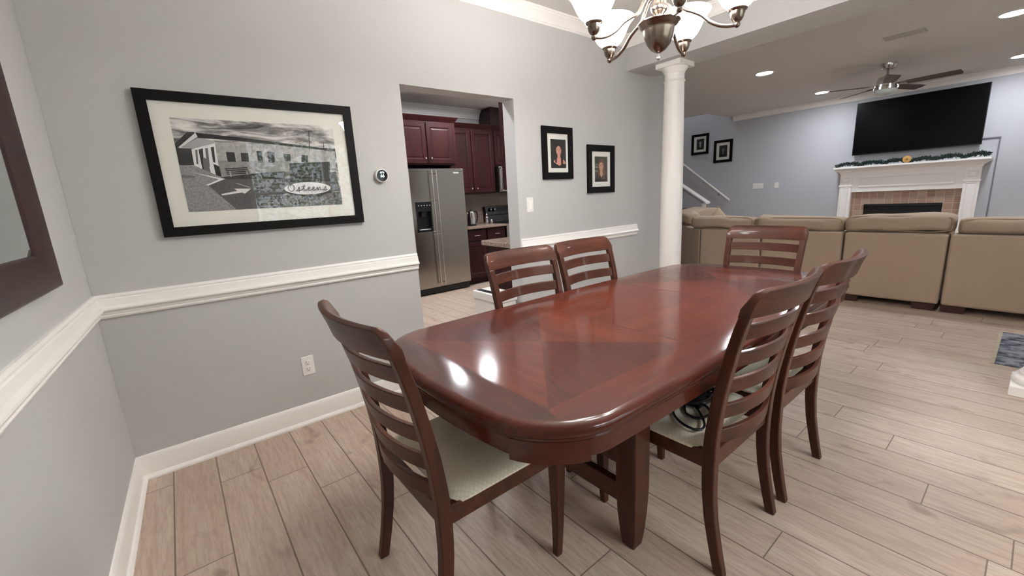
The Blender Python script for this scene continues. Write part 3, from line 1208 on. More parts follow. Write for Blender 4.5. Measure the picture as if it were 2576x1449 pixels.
def ell(mb, cx, cz, rx, rz, y, mi, n=20, tilt=0.0):
    pts = []
    for i in range(n):
        a = 2 * pi * i / n
        x, z = rx * cos(a), rz * sin(a)
        pts.append((cx + x * cos(tilt) - z * sin(tilt), y, cz + x * sin(tilt) + z * cos(tilt)))
    f_ = mb.quad(pts[::-1], mi)


def portrait(loc, rz, w, h, fw, pr, mats, label, name='framed_portrait', hair='long', pose=0, shoulders=0):
    """pr: print rectangle as fractions (x0,x1,z0,z1) of the frame's outer size"""
    t = thing(name, label, 'picture', loc, rz)
    frame_parts(t, w, h, fw, .022, M_FRAME, M_MAT, None)
    mb = MB()
    x0, x1 = -w / 2 + pr[0] * w, -w / 2 + pr[1] * w
    z0, z1 = pr[2] * h, pr[3] * h
    y = -.0098
    mb.quad([(x0, y, z0), (x1, y, z0), (x1, y, z1), (x0, y, z1)], 0)
    cx, cz, s = (x0 + x1) / 2 + pose * (x1 - x0), z0 + (z1 - z0) * .62, (x1 - x0)
    # blurred backdrop patches
    if len(mats) > 7:
        for k, (a, b, c, d) in enumerate(((0, .35, .55, .62), (0, .3, .66, .70), (0, .4, .40, .46))):
            mb.quad([(x0 + a * s, y - .00005, z0 + c * (z1 - z0)), (x0 + b * s, y - .00005, z0 + c * (z1 - z0)), (x0 + b * s, y - .00005, z0 + d * (z1 - z0)), (x0 + a * s, y - .00005, z0 + d * (z1 - z0))], 7)

    def cl(pts, mi, yy):
        mb.quad([(min(x1, max(x0, a)), yy, min(z1, max(z0, b))) for a, b in pts], mi)
    def P2(*pts):
        return [(cx + a * s, cz + b * s) for a, b in pts]
    # hair behind
    ell(mb, cx + .02 * s, cz + .05 * s, .25 * s, .31 * s, y - .0001, 1)
    cl(P2((-.23, .05), (.27, .05), (.31, -.30), (.28, -.62), (-.22, -.62), (-.27, -.30)), 1, y - .00012)
    # neck and shoulders, dark top
    cl(P2((-.08, -.18), (.09, -.18), (.10, -.34), (.34, -.43), (.45, -.56), (.46, -.80), (-.42, -.80), (-.40, -.56), (-.28, -.43), (-.09, -.34)), 2, y - .00015)
    if shoulders:
        cl([(x0, z0), (x1, z0), (x1, cz - .60 * s)] + P2((.20, -.62), (.02, -.70), (-.16, -.62), (-.36, -.52)) + [(x0, cz - .60 * s)], 3, y - .0002)
    else:
        cl([(x0, z0), (x1, z0), (x1, cz - .60 * s)] + P2((.34, -.42), (.16, -.37), (.01, -.58), (-.14, -.37), (-.30, -.42)) + [(x0, cz - .62 * s)], 3, y - .0002)
    # locks falling in front of the shoulders
    cl(P2((.14, .05), (.25, .08), (.30, -.28), (.27, -.62), (.14, -.66), (.13, -.30), (.17, -.12)), 1, y - .00022)
    cl(P2((-.15, .05), (-.22, .08), (-.27, -.25), (-.24, -.56), (-.14, -.56), (-.13, -.25), (-.17, -.10)), 1, y - .00022)
    # face
    ell(mb, cx, cz, .168 * s, .245 * s, y - .00025, 2, tilt=.06)
    ell(mb, cx + .05 * s, cz - .02 * s, .10 * s, .19 * s, y - .00027, 5, tilt=.06)
    ell(mb, cx - .01 * s, cz - .01 * s, .135 * s, .205 * s, y - .00028, 2, tilt=.06)
    cl(P2((-.18, .06), (-.13, .13), (-.02, .20), (.10, .16), (.16, .05), (.20, .10), (.17, .24), (.04, .31), (-.10, .28), (-.19, .17)), 1, y - .0003)
    for e in (-1, 1):
        ell(mb, cx + e * .068 * s, cz + .035 * s, .026 * s, .012 * s, y - .00035, 1)
        cl(P2((e * .105, .066), (e * .03, .072), (e * .03, .082), (e * .105, .078)), 1, y - .00035)
    cl(P2((-.010, .02), (.010, .02), (.022, -.050), (-.018, -.050)), 5, y - .00036)
    ell(mb, cx, cz - .115 * s, .066 * s, .026 * s, y - .00036, 4)
    ell(mb, cx, cz - .111 * s, .054 * s, .014 * s, y - .0004, 6)
    o = mb.obj('photo_print', mats, t, smooth=0, recalc=False)
    for p in o.data.polygons:
        if p.normal.y > 0:
            p.flip()
    return t


def pmats(tag_, bgc, hairc, skin, top_, lip, shade, teeth, extra=None):
    cs = [bgc, hairc, skin, top_, lip, shade, teeth] + ([extra] if extra else [])
    return [pm('%s_%d' % (tag_, i), c, .55) for i, c in enumerate(cs)]


colA = pmats('portrait_a', S(34, 36, 36), S(44, 26, 24), S(206, 150, 132), S(20, 18, 22), S(120, 52, 54), S(184, 124, 108), S(236, 226, 220))
colB = pmats('portrait_b', S(62, 66, 58), S(104, 72, 54), S(196, 150, 128), S(38, 36, 38), S(112, 66, 60), S(170, 122, 104), S(226, 214, 206), S(120, 130, 124))
bwA = pmats('portrait_c', S(40, 40, 42), S(22, 22, 23), S(160, 160, 162), S(30, 30, 31), S(70, 70, 70), S(130, 130, 132), S(200, 200, 200))
bwB = pmats('portrait_d', S(46, 46, 48), S(26, 26, 27), S(112, 112, 114), S(24, 24, 25), S(60, 60, 60), S(90, 90, 92), S(150, 150, 150))
portrait((0.001, 3.044, 1.440), radians(90), .364, .433, .056, (.27, .775, .215, .765), colA,
         'black framed colour portrait of a long haired woman against black, higher of the wall pair', hair='long', pose=.02, shoulders=1)
portrait((0.001, 3.620, 1.304), radians(90), .388, .438, .058, (.265, .745, .235, .765), colB,
         'black framed colour portrait of a woman outdoors, lower one nearer the column')
portrait((-2.376, YF - .001, 2.042), 0, .398, .445, .055, (.30, .74, .24, .76), bwA,
         'small black framed grey portrait on the far wall, nearer the column', shoulders=0)
portrait((-1.849, YF - .001, 1.822), 0, .400, .470, .055, (.29, .73, .24, .76), bwB,
         'small black framed dark portrait on the far wall, right and lower of two')

# ------------------------------------------------------------------ mirror on the left wall
mw, mh = 1.25, 1.05
mt = thing('wall_mirror', 'dark brown framed mirror cut off by the left edge of the photo', 'mirror',
           tuple(TL * (.600 + mw / 2) + nl * .001) + (1.088,), pi - TH)
mb = MB()
o4 = [(-mw / 2, 0), (mw / 2, 0), (mw / 2, mh), (-mw / 2, mh)]


def rect_in(d):
    return [(-mw / 2 + d, d), (mw / 2 - d, d), (mw / 2 - d, mh - d), (-mw / 2 + d, mh - d)]


prof = [(0, 0), (0, .030), (.006, .034), (.022, .034), (.075, .020), (.105, .014), (.112, .010), (.114, .004)]
mb.loft([[(x, -y, z) for x, z in rect_in(d)] for d, y in prof], cap=False)
mb.obj('frame', M_MIRFRAME, mt, smooth=30)
mb = MB()
a, b = rect_in(.112), rect_in(.135)
va = [(x, -.005, z) for x, z in a]
vb = [(x, -.009, z) for x, z in b]
mb.loft([va, vb], cap=False)
mb.quad(vb)
mb.obj('mirror_glass', M_MIRROR, mt, smooth=0)

# ------------------------------------------------------------------ small wall things
t = thing('thermostat', 'round white thermostat with black face reading 66 beside the doorway', 'thermostat', (0.0, 1.442, 1.484), radians(90))
mb = MB()
mb.lathe([(.036, 0), (.040, .002), (.041, .006), (.0415, .026), (.040, .031), (.037, .032), (.035, .030)], axis='y', n=40)
mb.obj('ring', M_WHITE, t, smooth=40)
mb = MB()
mb.lathe([(.0355, .028), (.0355, .0315), (.001, .0335)], axis='y', n=40)
mb.obj('dial_face', pm('dial_black', S(12, 11, 13), .15), t, smooth=60)
M_LCD = emit('thermostat_digits', (.80, .92, .95, 1), 1.2)
me = text_mesh('66', .027)
me.materials.append(M_LCD)
o = bpy.data.objects.new('digits', me)
COL.objects.link(o)
o.parent = t
o.rotation_euler = (radians(90), 0, 0)
o.location = (0, -.0345, -.002)
mb = MB()
for s in (-1, 1):
    for dx, dz, r in ((.006, .022, .0035), (.011, .017, .0028), (.005, .016, .002)):
        mb.lathe([(r, .0335), (r, .0345), (.0003, .0346)], s * dx, 0, 10, 0, dz, axis='y')
mb.obj('icons', M_LCD, t, smooth=0)


def plate(t, w, h, d=.006):
    mb = MB()
    mb.loft([[(-w / 2, 0, -h / 2), (w / 2, 0, -h / 2), (w / 2, 0, h / 2), (-w / 2, 0, h / 2)],
             [(-w / 2 + .003, -d, -h / 2 + .003), (w / 2 - .003, -d, -h / 2 + .003), (w / 2 - .003, -d, h / 2 - .003), (-w / 2 + .003, -d, h / 2 - .003)]])
    return mb.obj('cover_plate', M_WHITE, t, smooth=0, bevel=.0015)


t = thing('wall_outlet', 'white duplex wall outlet low on the wall under the big framed print', 'outlet', (0, .845, .366), radians(90))
plate(t, .072, .122)
for dz in (.020, -.020):
    mb = MB()
    mb.lathe([(.0165, .005), (.0165, .008), (.0155, .0088), (.001, .0089)], 0, 0, 24, 0, dz, axis='y')
    r = mb.obj('receptacle', M_WHITE, t, smooth=40)
    mb = MB()
    for sx, hh in ((-.006, .0045), (.006, .0036)):
        mb.box(sx - .0011, sx + .0011, -.0093, -.0085, dz + .003 - hh, dz + .003 + hh)
    mb.lathe([(.0025, .0085), (.0025, .0093)], 0, 0, 10, 0, dz - .0085, axis='y')
    mb.obj('slots', M_DARKSLOT, r, smooth=0)


def toggle(t, dx=0):
    mb = MB()
    mb.box(dx - .0055, dx + .0055, -.0075, -.005, -.013, .013)
    mb.loft([[(dx - .004, -.006, -.004), (dx + .004, -.006, -.004), (dx + .004, -.006, .006), (dx - .004, -.006, .006)],
             [(dx - .003, -.016, .004), (dx + .003, -.016, .004), (dx + .003, -.016, .010), (dx - .003, -.016, .010)]])
    mb.obj('toggle', M_TRIM, t, smooth=0)


t = thing('light_switch', 'white single light switch right of the doorway below the portraits', 'switch', (0, 2.707, 1.236), radians(90))
plate(t, .074, .124)
mb = MB()
mb.box(-.0165, .0165, -.0075, -.005, -.033, .033)
mb.box(-.006, .006, -.012, -.007, -.002, .018)
mb.obj('rocker', M_TRIM, t, smooth=0, bevel=.001)
t = thing('light_switch', 'wide white four toggle switch plate on the far wall left of the fireplace', 'switch', (-1.09, YF, 1.27), 0)
plate(t, .21, .114)
for k in range(4):
    toggle(t, -.0685 + k * .0457)
t = thing('light_switch', 'narrow white switch plate on the far wall nearer the fireplace', 'switch', (-.742, YF, 1.267), 0)
plate(t, .076, .114)
toggle(t)

# ------------------------------------------------------------------ kitchen (local x = along the wall, -y = towards us)
KX = -3.35


def shaker(mb, x0, x1, z0, z1, yf, d=.02, mi=0):
    """raised-panel door: front at y = yf"""
    m = .058
    o_ = [(x0, z0), (x1, z0), (x1, z1), (x0, z1)]

    def rr(k):
        return [(x0 + k, z0 + k), (x1 - k, z0 + k), (x1 - k, z1 - k), (x0 + k, z1 - k)]
    mb.loft([[(x, yf + d, z) for x, z in o_], [(x, yf + .003, z) for x, z in o_], [(x, yf, z) for x, z in rr(.004)], [(x, yf, z) for x, z in rr(m)],
             [(x, yf + .009, z) for x, z in rr(m + .010)], [(x, yf + .009, z) for x, z in rr(m + .018)], [(x, yf + .004, z) for x, z in rr(m + .034)]], mi)


def knob(x, z, yf, parent):
    mb = MB()
    mb.lathe([(.005, -yf - .002), (.005, -yf + .012), (.012, -yf + .016), (.013, -yf + .024), (.001, -yf + .028)], x, 0, 14, 0, z, axis='y')
    mb.obj('knob', M_CHROME, parent)


def upper_cabinet(label, y0, y1, z0, z1, depth, doors, knobs, crown=True, ends=(1, 1)):
    t = thing('wall_cabinet', label, 'cabinet', (KX + .0005, 0, 0), radians(90))
    mb = MB()
    mb.box(y0, y1, -depth, -.001, z0, z1)
    mb.obj('cabinet_body', M_CAB, t, smooth=0, bevel=.002)
    for (a, b), kx in zip(doors, knobs):
        mb = MB()
        shaker(mb, a, b, z0 + .02, z1 - .03, -depth - .02)
        d_ = mb.obj('door', M_CAB, t, smooth=0)
        if kx is not None:
            knob(kx, z0 + .085, -depth - .02, d_)
    if crown:
        mb = MB()
        yf = -depth - .001
        mb.loft([[(y0, yf, z1 - .012), (y1, yf, z1 - .012)] + [(y1, -.002, z1 - .012), (y0, -.002, z1 - .012)],
                 [(y0, yf - .008, z1), (y1 + .008 * ends[1], yf - .008, z1), (y1 + .008 * ends[1], -.002, z1), (y0, -.002, z1)],
                 [(y0, yf - .045, z1 + .045), (y1 + .04 * ends[1], yf - .045, z1 + .045), (y1 + .04 * ends[1], -.002, z1 + .045), (y0, -.002, z1 + .045)],
                 [(y0, yf - .048, z1 + .055), (y1 + .043 * ends[1], yf - .048, z1 + .055), (y1 + .043 * ends[1], -.002, z1 + .055), (y0, -.002, z1 + .055)]])
        mb.obj('crown_moulding', M_CAB, t, smooth=0)
    return t


upper_cabinet('cherry two door wall cabinet directly above the refrigerator', 2.80, 3.745, 1.815, 2.405, .60, [(2.81, 3.262), (3.278, 3.70)], [3.225, 3.315])
upper_cabinet('tall cherry wall cabinet with two doors between refrigerator cabinet and microwave', 3.765, 4.625, 1.395, 2.40, .33, [(3.775, 4.175), (4.192, 4.612)], [4.135, 4.235], ends=(1, 0))
upper_cabinet('short cherry wall cabinet above the microwave', 4.63, 5.385, 1.825, 2.40, .33, [(4.64, 5.00), (5.01, 5.375)], [None, None], ends=(1, 0))
mb = MB()
mb.box(4.60, 5.30, -.33, -.005, 2.457, 2.735)
t = mb.obj('cabinet_box', M_CABD, smooth=0, bevel=.003)
t.location = (KX, 0, 0)
t.rotation_euler = (0, 0, radians(90))
tag(t, 'dark cherry box on top of the cabinets reaching the kitchen ceiling', 'cabinet')

# refrigerator
t = thing('refrigerator', 'stainless steel side by side refrigerator with a black ice dispenser', 'refrigerator', (-2.63, 3.335, 0), radians(90))
W2_ = .425
mb = MB()
mb.box(-W2_ + .005, W2_ - .005, .07, .70, .02, 1.75)
mb.obj('cabinet_body', M_BLACK, t, smooth=0, bevel=.004)
sp = -.085
dl = MB()
# left door with a recess for the dispenser
x0, x1, zz0, zz1 = -W2_, sp - .003, .105, 1.756
hx0, hx1, hz0, hz1 = -W2_ + .045, sp - .055, .905, 1.315
for (a, b, c, d) in ((x0, hx0, zz0, zz1), (hx1, x1, zz0, zz1), (hx0, hx1, zz0, hz0), (hx0, hx1, hz1, zz1)):
    dl.box(a, b, 0, .065, c, d)
ld_ = dl.obj('door', M_STEEL, t, smooth=0)
mb = MB()
mb.box(hx0, hx1, .052, .0645, hz0, hz1)
mb.box(hx0, hx1, -.004, .052, hz0, hz0 + .03)
mb.box(hx0, hx1, -.006, .052, hz1 - .13, hz1)
mb.box(hx0, hx0 + .018, -.004, .052, hz0, hz1)
mb.box(hx1 - .018, hx1, -.004, .052, hz0, hz1)
mb.box((hx0 + hx1) / 2 - .035, (hx0 + hx1) / 2 + .035, .01, .05, hz1 - .21, hz1 - .13)
dp = mb.obj('ice_dispenser', M_BLACK, ld_, smooth=0, bevel=.003)
M_PALE = pm('pale_grey_plastic', S(196, 200, 200), .4)
for k in range(5):
    mb = MB()
    mb.box(hx0 + .04 + k * .042, hx0 + .052 + k * .042, -.0068, -.0055, hz1 - .055, hz1 - .043)
    mb.obj('button', M_PALE, ld_, smooth=0)
mb = MB()
mb.box(hx0 + .035, hx1 - .035, -.0015, .01, hz0 + .030, hz0 + .040)
mb.obj('drip_tray', M_PALE, ld_, smooth=0)
mb = MB()
mb.box(sp + .003, W2_, 0, .065, .105, 1.756)
rd_ = mb.obj('door', M_STEEL, t, smooth=0, bevel=.004)
mb = MB()
mb.box(.255, .345, -.003, 0, 1.688, 1.708)
mb.obj('badge', pm('badge_silver', S(225, 226, 228), .2, metal=.6), rd_, smooth=0)
for hx, par in ((sp - .028, ld_), (sp + .036, rd_)):
    mb = MB()
    mb.tube([(hx, -.055, .14), (hx, -.055, 1.735)], .0105, 12)
    for z in (.165, .86, .90, 1.33, 1.69):
        mb.tube([(hx, -.055, z), (hx, .002, z)], .007, 8)
    mb.obj('handle', M_CHROME, par)
mb = MB()
mb.box(-W2_ + .01, W2_ - .01, .03, .09, .015, .10)
mb.obj('base_grille', M_BLACK, t, smooth=0)

# base cabinets beside the refrigerator and the counter on them


def base_cabinet(label, y0, y1):
    t = thing('base_cabinet', label, 'cabinet', (KX + .0005, 0, 0), radians(90), 'base cabinets along the kitchen wall')
    mb = MB()
    mb.box(y0, y1, -.60, -.002, .10, .868)
    mb.box(y0, y1, -.53, -.002, 0, .10)
    mb.obj('cabinet_body', M_CAB, t, smooth=0, bevel=.002)
    mb = MB()
    mb.loft([[(y0 + .012, -.60, .68), (y1 - .012, -.60, .68), (y1 - .012, -.60, .852), (y0 + .012, -.60, .852)],
             [(y0 + .012, -.618, .68), (y1 - .012, -.618, .68), (y1 - .012, -.618, .852), (y0 + .012, -.618, .852)],
             [(y0 + .022, -.622, .69), (y1 - .022, -.622, .69), (y1 - .022, -.622, .842), (y0 + .022, -.622, .842)]])
    d_ = mb.obj('drawer', M_CAB, t, smooth=0)
    yc_ = (y0 + y1) / 2
    mb = MB()
    mb.tube([(yc_ - .045, -.618, .765), (yc_ - .045, -.648, .765), (yc_ + .045, -.648, .765), (yc_ + .045, -.618, .765)], .005, 8)
    mb.obj('drawer_pull', M_CHROME, d_)
    mb = MB()
    shaker(mb, y0 + .012, y1 - .012, .115, .665, -.62)
    mb.obj('door', M_CAB, t, smooth=0)
    return t


base_cabinet('cherry base cabinet with one drawer right next to the refrigerator', 3.775, 4.175)
base_cabinet('cherry base cabinet with one drawer left of the range', 4.18, 4.555)
mb = MB()
mb.box(-3.345, -2.69, 3.772, 4.552, .869, .905)
mb.box(-3.345, -3.325, 3.772, 4.552, .905, 1.06)
o = mb.obj('countertop', M_GRAN, smooth=0, bevel=.006)
tag(o, 'speckled brown countertop along the kitchen wall under the kettle', 'countertop')
mb = MB()
mb.box(-3.349, -3.340, 3.77, 5.39, 1.06, 1.395)
mb.box(-3.349, -3.340, 4.557, 5.39, .86, 1.0599)
mb.box(-3.349, -3.340, 4.63, 5.39, 1.3951, 1.825)
struct(mb.obj('trim_10', M_SPLASH, smooth=0))

# kettle
t = thing('electric_kettle', 'stainless electric kettle with black handle on the kitchen counter', 'kettle', (-3.0, 4.085, .9062), radians(90))
mb = MB()
mb.lathe([(.062, .02), (.070, .024), (.068, .10), (.060, .19), (.056, .215), (.045, .225), (.010, .232)], n=28)
mb.obj('kettle_body', M_CHROME, t, smooth=50)
mb = MB()
mb.lathe([(.075, 0), (.076, .018), (.06, .02)], n=28)
mb.sphere((0, 0, .238), .012)
mb.obj('kettle_base', M_BLACK, t)
mb = MB()
mb.tube(crv([(.045, 0, .215), (.085, 0, .222), (.115, 0, .195), (.120, 0, .13), (.105, 0, .06), (.066, 0, .035)], 6), .011, 10)
mb.obj('handle', M_BLACK, t)
mb = MB()
mb.loft([[(-.05, -.015, .17), (-.05, .015, .17), (-.05, .012, .205), (-.05, -.012, .205)], [(-.085, -.004, .205), (-.085, .004, .205), (-.084, .004, .212), (-.084, -.004, .212)]])
mb.obj('spout', M_CHROME, t)
# shaker
t = thing('pepper_mill', 'small shiny metal pepper mill between kettle and range', 'pepper mill', (-3.02, 4.40, .9062))
mb = MB()
mb.lathe([(.026, 0), (.030, .01), (.028, .04), (.020, .06), (.026, .085), (.028, .11), (.018, .125)], n=24)
mb.obj('mill_body', M_CHROME, t, smooth=60)
mb = MB()
mb.lathe([(.018, .125), (.022, .135), (.020, .155), (.008, .165), (.010, .175), (.001, .183)], n=24)
mb.obj('mill_head', M_NICKEL, t, smooth=60)
t = thing('salt_shaker', 'short metal shaker beside the pepper mill on the kitchen counter', 'shaker', (-2.93, 4.43, .9062))
mb = MB()
mb.lathe([(.020, 0), (.022, .03), (.020, .06), (.012, .075), (.001, .08)], n=20)
mb.obj('shaker_body', M_CHROME, t, smooth=60)

# range and microwave
t = thing('kitchen_range', 'stainless range with black control panel and two knobs in view', 'range', (KX, 4.945, 0), radians(90))
mb = MB()
mb.box(-.38, .38, -.64, -.012, .02, .905)
mb.obj('oven_body', M_STEEL, t, smooth=0, bevel=.004)
mb = MB()
mb.box(-.38, .38, -.66, -.10, .905, .915)
mb.obj('cooktop', M_BLACK, t, smooth=0)
mb = MB()
mb.loft([[(-.39, -.135, .915), (.39, -.135, .915), (.39, -.075, 1.18), (-.39, -.075, 1.18)], [(-.39, -.012, .915), (.39, -.012, .915), (.39, -.012, 1.18), (-.39, -.012, 1.18)]])
bg_ = mb.obj('backguard', pm('dark_steel', S(74, 74, 76), .25, metal=1.0), t, smooth=0, bevel=.004)
mb = MB()
mb.loft([[(-.15, -.096, 1.09), (.37, -.096, 1.09), (.37, -.080, 1.165), (-.15, -.080, 1.165)], [(-.15, -.09, 1.09), (.37, -.09, 1.09), (.37, -.074, 1.165), (-.15, -.074, 1.165)]])
mb.obj('control_panel', M_BLACK, bg_, smooth=0)
mb = MB()
mb.box(-.385, .385, -.118, -.106, 1.03, 1.042)
mb.obj('dark_groove', M_BLACK, bg_, smooth=0)
for kx in (-.295, -.215):
    mb = MB()
    mb.lathe([(.030, .088), (.030, .10), (.024, .112), (.022, .125), (.001, .127)], kx, 0, 20, 0, 1.125, axis='y')
    mb.obj('knob', M_BLACK, bg_)
    mb = MB()
    mb.lathe([(.012, .126), (.012, .129), (.001, .13)], kx, 0, 14, 0, 1.13, axis='y')
    mb.obj('knob_cap', M_CHROME, bg_)
t = thing('microwave', 'over the range microwave with a steel handle, mostly hidden by the door jamb', 'microwave', (KX, 5.01, 1.41), radians(90))
mb = MB()
mb.box(-.375, .375, -.40, -.012, 0, .412)
mb.obj('oven_body', M_BLACK, t, smooth=0, bevel=.004)
mb = MB()
mb.box(-.372, .375, -.425, -.40, .006, .41)
d_ = mb.obj('door', M_STEEL, t, smooth=0, bevel=.003)
mb = MB()
mb.box(-.29, .20, -.427, -.424, .06, .36)
mb.obj('window', M_BLACK, d_, smooth=0)
mb = MB()
mb.tube(crv([(-.335, -.425, .385), (-.335, -.462, .37), (-.335, -.468, .21), (-.335, -.462, .05), (-.335, -.425, .03)], 6), .013, 10)
mb.obj('handle', M_CHROME, d_)

# run behind the doorway wall: base cabinet, counter, upper cabinet end
t = thing('end_cabinet', 'cherry base cabinet end just inside the doorway under the stone counter', 'cabinet', (0, 0, 0))
mb = MB()
mb.box(-.60, -.142, 2.665, 4.2, .02, .870)
mb.obj('cabinet_body', M_CAB, t, smooth=0, bevel=.003)
mb = MB()
mb.box(-.618, -.601, 2.70, 3.20, .12, .85)
mb.obj('door', M_CAB, t, smooth=0)
mb = MB()
mb.prism([(-.66, 2.645), (-.648, 2.632), (-.142, 2.588), (-.142, 4.2), (-.66, 4.2)], .872, .918)
o = mb.obj('countertop', M_GRAN, smooth=0, bevel=.012, seg=3)
tag(o, 'speckled brown counter end seen through the doorway by the right jamb', 'countertop')
t = thing('wall_cabinet', 'cherry upper cabinet end seen edge on along the right door jamb', 'cabinet', (0, 0, 0))
mb = MB()
mb.box(-.275, -.142, 2.660, 4.2, 1.372, 2.45)
mb.obj('cabinet_body', M_CAB, t, smooth=0, bevel=.002)
mb = MB()
mb.box(-.298, -.279, 2.665, 3.1, 1.38, 2.44)
mb.obj('door', M_CAB, t, smooth=0, bevel=.003)
# black panel leaning on that counter
t = thing('leaning_board', 'thin black board with silver edge leaning on the counter beyond the doorway', 'board', (-.36, 2.93, .919))
mb = MB()
mb.loft([[(-.16, 0, 0), (.2, 0, 0), (.2, .012, 0), (-.16, .012, 0)], [(-.06, .10, .34), (.2, .10, .34), (.2, .112, .34), (-.06, .112, .34)]])
mb.obj('board_panel', M_BLACK, t, smooth=0)
mb = MB()
mb.tube([(-.166, .004, .006), (-.062, .104, .345)], .006, 8)
mb.obj('edge_strip', M_CHROME, t)
# white bin with a slot in its lid
t = thing('waste_bin', 'white bin with a dark slot in its lid inside the doorway', 'bin', (-.262, 2.472, 0))
mb = MB()
mb.rect_path([(0, 0, 0, .34, .17), (0, 0, .43, .375, .19)])
mb.obj('bin_body', M_WHITE, t, smooth=0, bevel=.008)
mb = MB()
mb.rect_path([(0, 0, .432, .392, .205), (0, 0, .50, .392, .205)])
lid = mb.obj('bin_lid', M_WHITE, t, smooth=0, bevel=.006)
mb = MB()
mb.box(-.17, .17, -.075, -.025, .500, .503)
mb.obj('lid_slot', M_BLACK, lid, smooth=0)

# kitchen ceiling cans and living room ceiling cans, plus two added fill cans


def can(x, y, label, mat, cat='recessed light'):
    t = thing('recessed_light', label, cat, (x, y, H), 0, 'recessed ceiling lights')
    mb = MB()
    mb.lathe([(.118, -.001), (.116, -.006), (.098, -.008), (.094, -.002)], n=32)
    mb.obj('trim_ring', M_WHITE, t)
    mb = MB()
    mb.lathe([(.094, -.0035), (.093, -.005), (.001, -.0055)], n=32)
    mb.obj('lens', mat, t)
    return t


can(.155, 6.81, 'lit recessed ceiling light left of the fan, nearer the column', M_CANLIT)
can(.160, 9.13, 'lit recessed ceiling light at the tip of a fan blade by the far wall', M_CANLIT)
can(2.30, 6.82, 'lit recessed ceiling light at the upper right corner of the photo', M_CANLIT)
can(2.29, 9.24, 'lit recessed ceiling light above the television at the right edge', M_CANLIT)
can(-2.25, 3.70, 'recessed ceiling light over the kitchen floor in front of the refrigerator', M_KCANLIT)
can(-1.95, 2.86, 'recessed ceiling light over the kitchen floor left of the refrigerator front', M_KCANLIT)
can(-2.9, 9.55, 'unseen fill light added high above the staircase to brighten the stairwell', emit('stair_fill_led', (.95, .97, 1.0, 1), 70.0)).location.z = 4.6  # added lamp out of view, keeps the stairwell from going black
can(-.65, 1.65, 'unseen fill light added over the near end of the kitchen for the door jamb', M_KCANLIT)  # lamp added out of view to brighten the right jamb and cabinet end
can(-1.5, 4.7, 'recessed ceiling light over the kitchen in front of the range', M_KCANLIT)

# ------------------------------------------------------------------ living room


def cushion(mb, cx, cy, cz, w, d, h, puff=.5, seed=0, mi=0, nx=16, nz=8):
    rs_ = random.Random(seed)
    ph = [rs_.random() * 6 for _ in range(4)]
    rings = []
    for j in range(nz + 1):
        v = -1 + 2 * j / nz
        zz = math.copysign(abs(v) ** .8, v)
        kv = (1 - abs(zz) ** 3.2) ** (1 / 3.2) if abs(zz) < 1 else 0
        kv = max(kv, .04)
        ring = []
        for i in range(nx * 2):
            a = 2 * pi * i / (nx * 2)
            ca, sa = cos(a), sin(a)
            q = (abs(ca) ** 5 + abs(sa) ** 5) ** (-1 / 5)
            x, y = ca * q, sa * q
            wob = 1 + .02 * sin(3 * x + ph[0]) + .02 * sin(4 * zz + ph[1])
            ring.append((cx + x * w / 2 * (1 - .03 * (1 - kv)) * (.94 + .06 * kv), cy + y * d / 2 * kv * wob, cz + zz * h / 2 + .012 * sin(2.3 * x + ph[2]) + .010 * sin(5 * x + ph[3])))
        rings.append(ring)
    mb.loft(rings, mi)


def piping(mb, cx, cy, cz, w, h, r=.006, mi=0):
    pts = []
    for i in range(49):
        a = 2 * pi * i / 48
        ca, sa = cos(a), sin(a)
        q = (abs(ca) ** 6 + abs(sa) ** 6) ** (-1 / 6)
        pts.append((cx + ca * q * w / 2, cy, cz + sa * q * h / 2))
    mb.tube(pts, r, 6, mi)


def sofa_section(x0, x1, label, cushions, seed):
    t = thing('sofa_section', label, 'sofa', ((x0 + x1) / 2, 5.985, 0), 0, 'beige sectional sofa seen from behind')
    w = x1 - x0
    mb = MB()
    mb.box(-w / 2 + .006, w / 2 - .006, 0, .22, .065, .745)
    mb.obj('back_panel', M_SOFA, t, smooth=40, bevel=.022, seg=3)
    mb = MB()
    mb.box(-w / 2 + .006, w / 2 - .006, .225, .98, .065, .32)
    mb.obj('seat_base', M_SOFA, t, smooth=40, bevel=.02, seg=3)
    mb = MB()
    cushion(mb, 0, .64, .40, w - .02, .70, .17, seed=seed)
    mb.obj('seat_cushion', M_SOFA, t, smooth=60)
    for (a, b, z1, tilt) in cushions:
        mb = MB()
        cx_, cw, zb_ = (a + b) / 2 - (x0 + x1) / 2, b - a, .742
        cushion(mb, cx_, .21, (zb_ + z1) / 2, cw, .34, z1 - zb_, seed=seed + 5)
        bc = mb.obj('back_cushion', M_SOFA, t, smooth=60)
        mb = MB()
        piping(mb, cx_, .085, (zb_ + z1) / 2, cw * .965, (z1 - zb_) * .84)
        mb.obj('piping', M_PIPING, bc)
    for fx in (-w / 2 + .09, w / 2 - .11):
        for fy in (.05, .86):
            mb = MB()
            mb.rect_path([(fx, fy, 0, .15, .09), (fx, fy, .066, .17, .10)])
            mb.obj('foot', M_FOOT, t, smooth=0)
    return t


sofa_section(-.215, .560, 'beige sofa section seen from behind, left one next to the corner piece', [(-.40, .435, .905, 0)], 1)
sofa_section(.565, 1.385, 'beige sofa section seen from behind the far dining chair', [(.46, 1.355, .905, 0)], 2)
sofa_section(1.39, 2.188, 'beige sofa section seen from behind in front of the fireplace opening', [(1.365, 2.205, .925, 0)], 3)
sofa_section(2.193, 3.05, 'beige sofa section seen from behind at the right edge of the photo', [(2.225, 3.02, .895, 0)], 4)
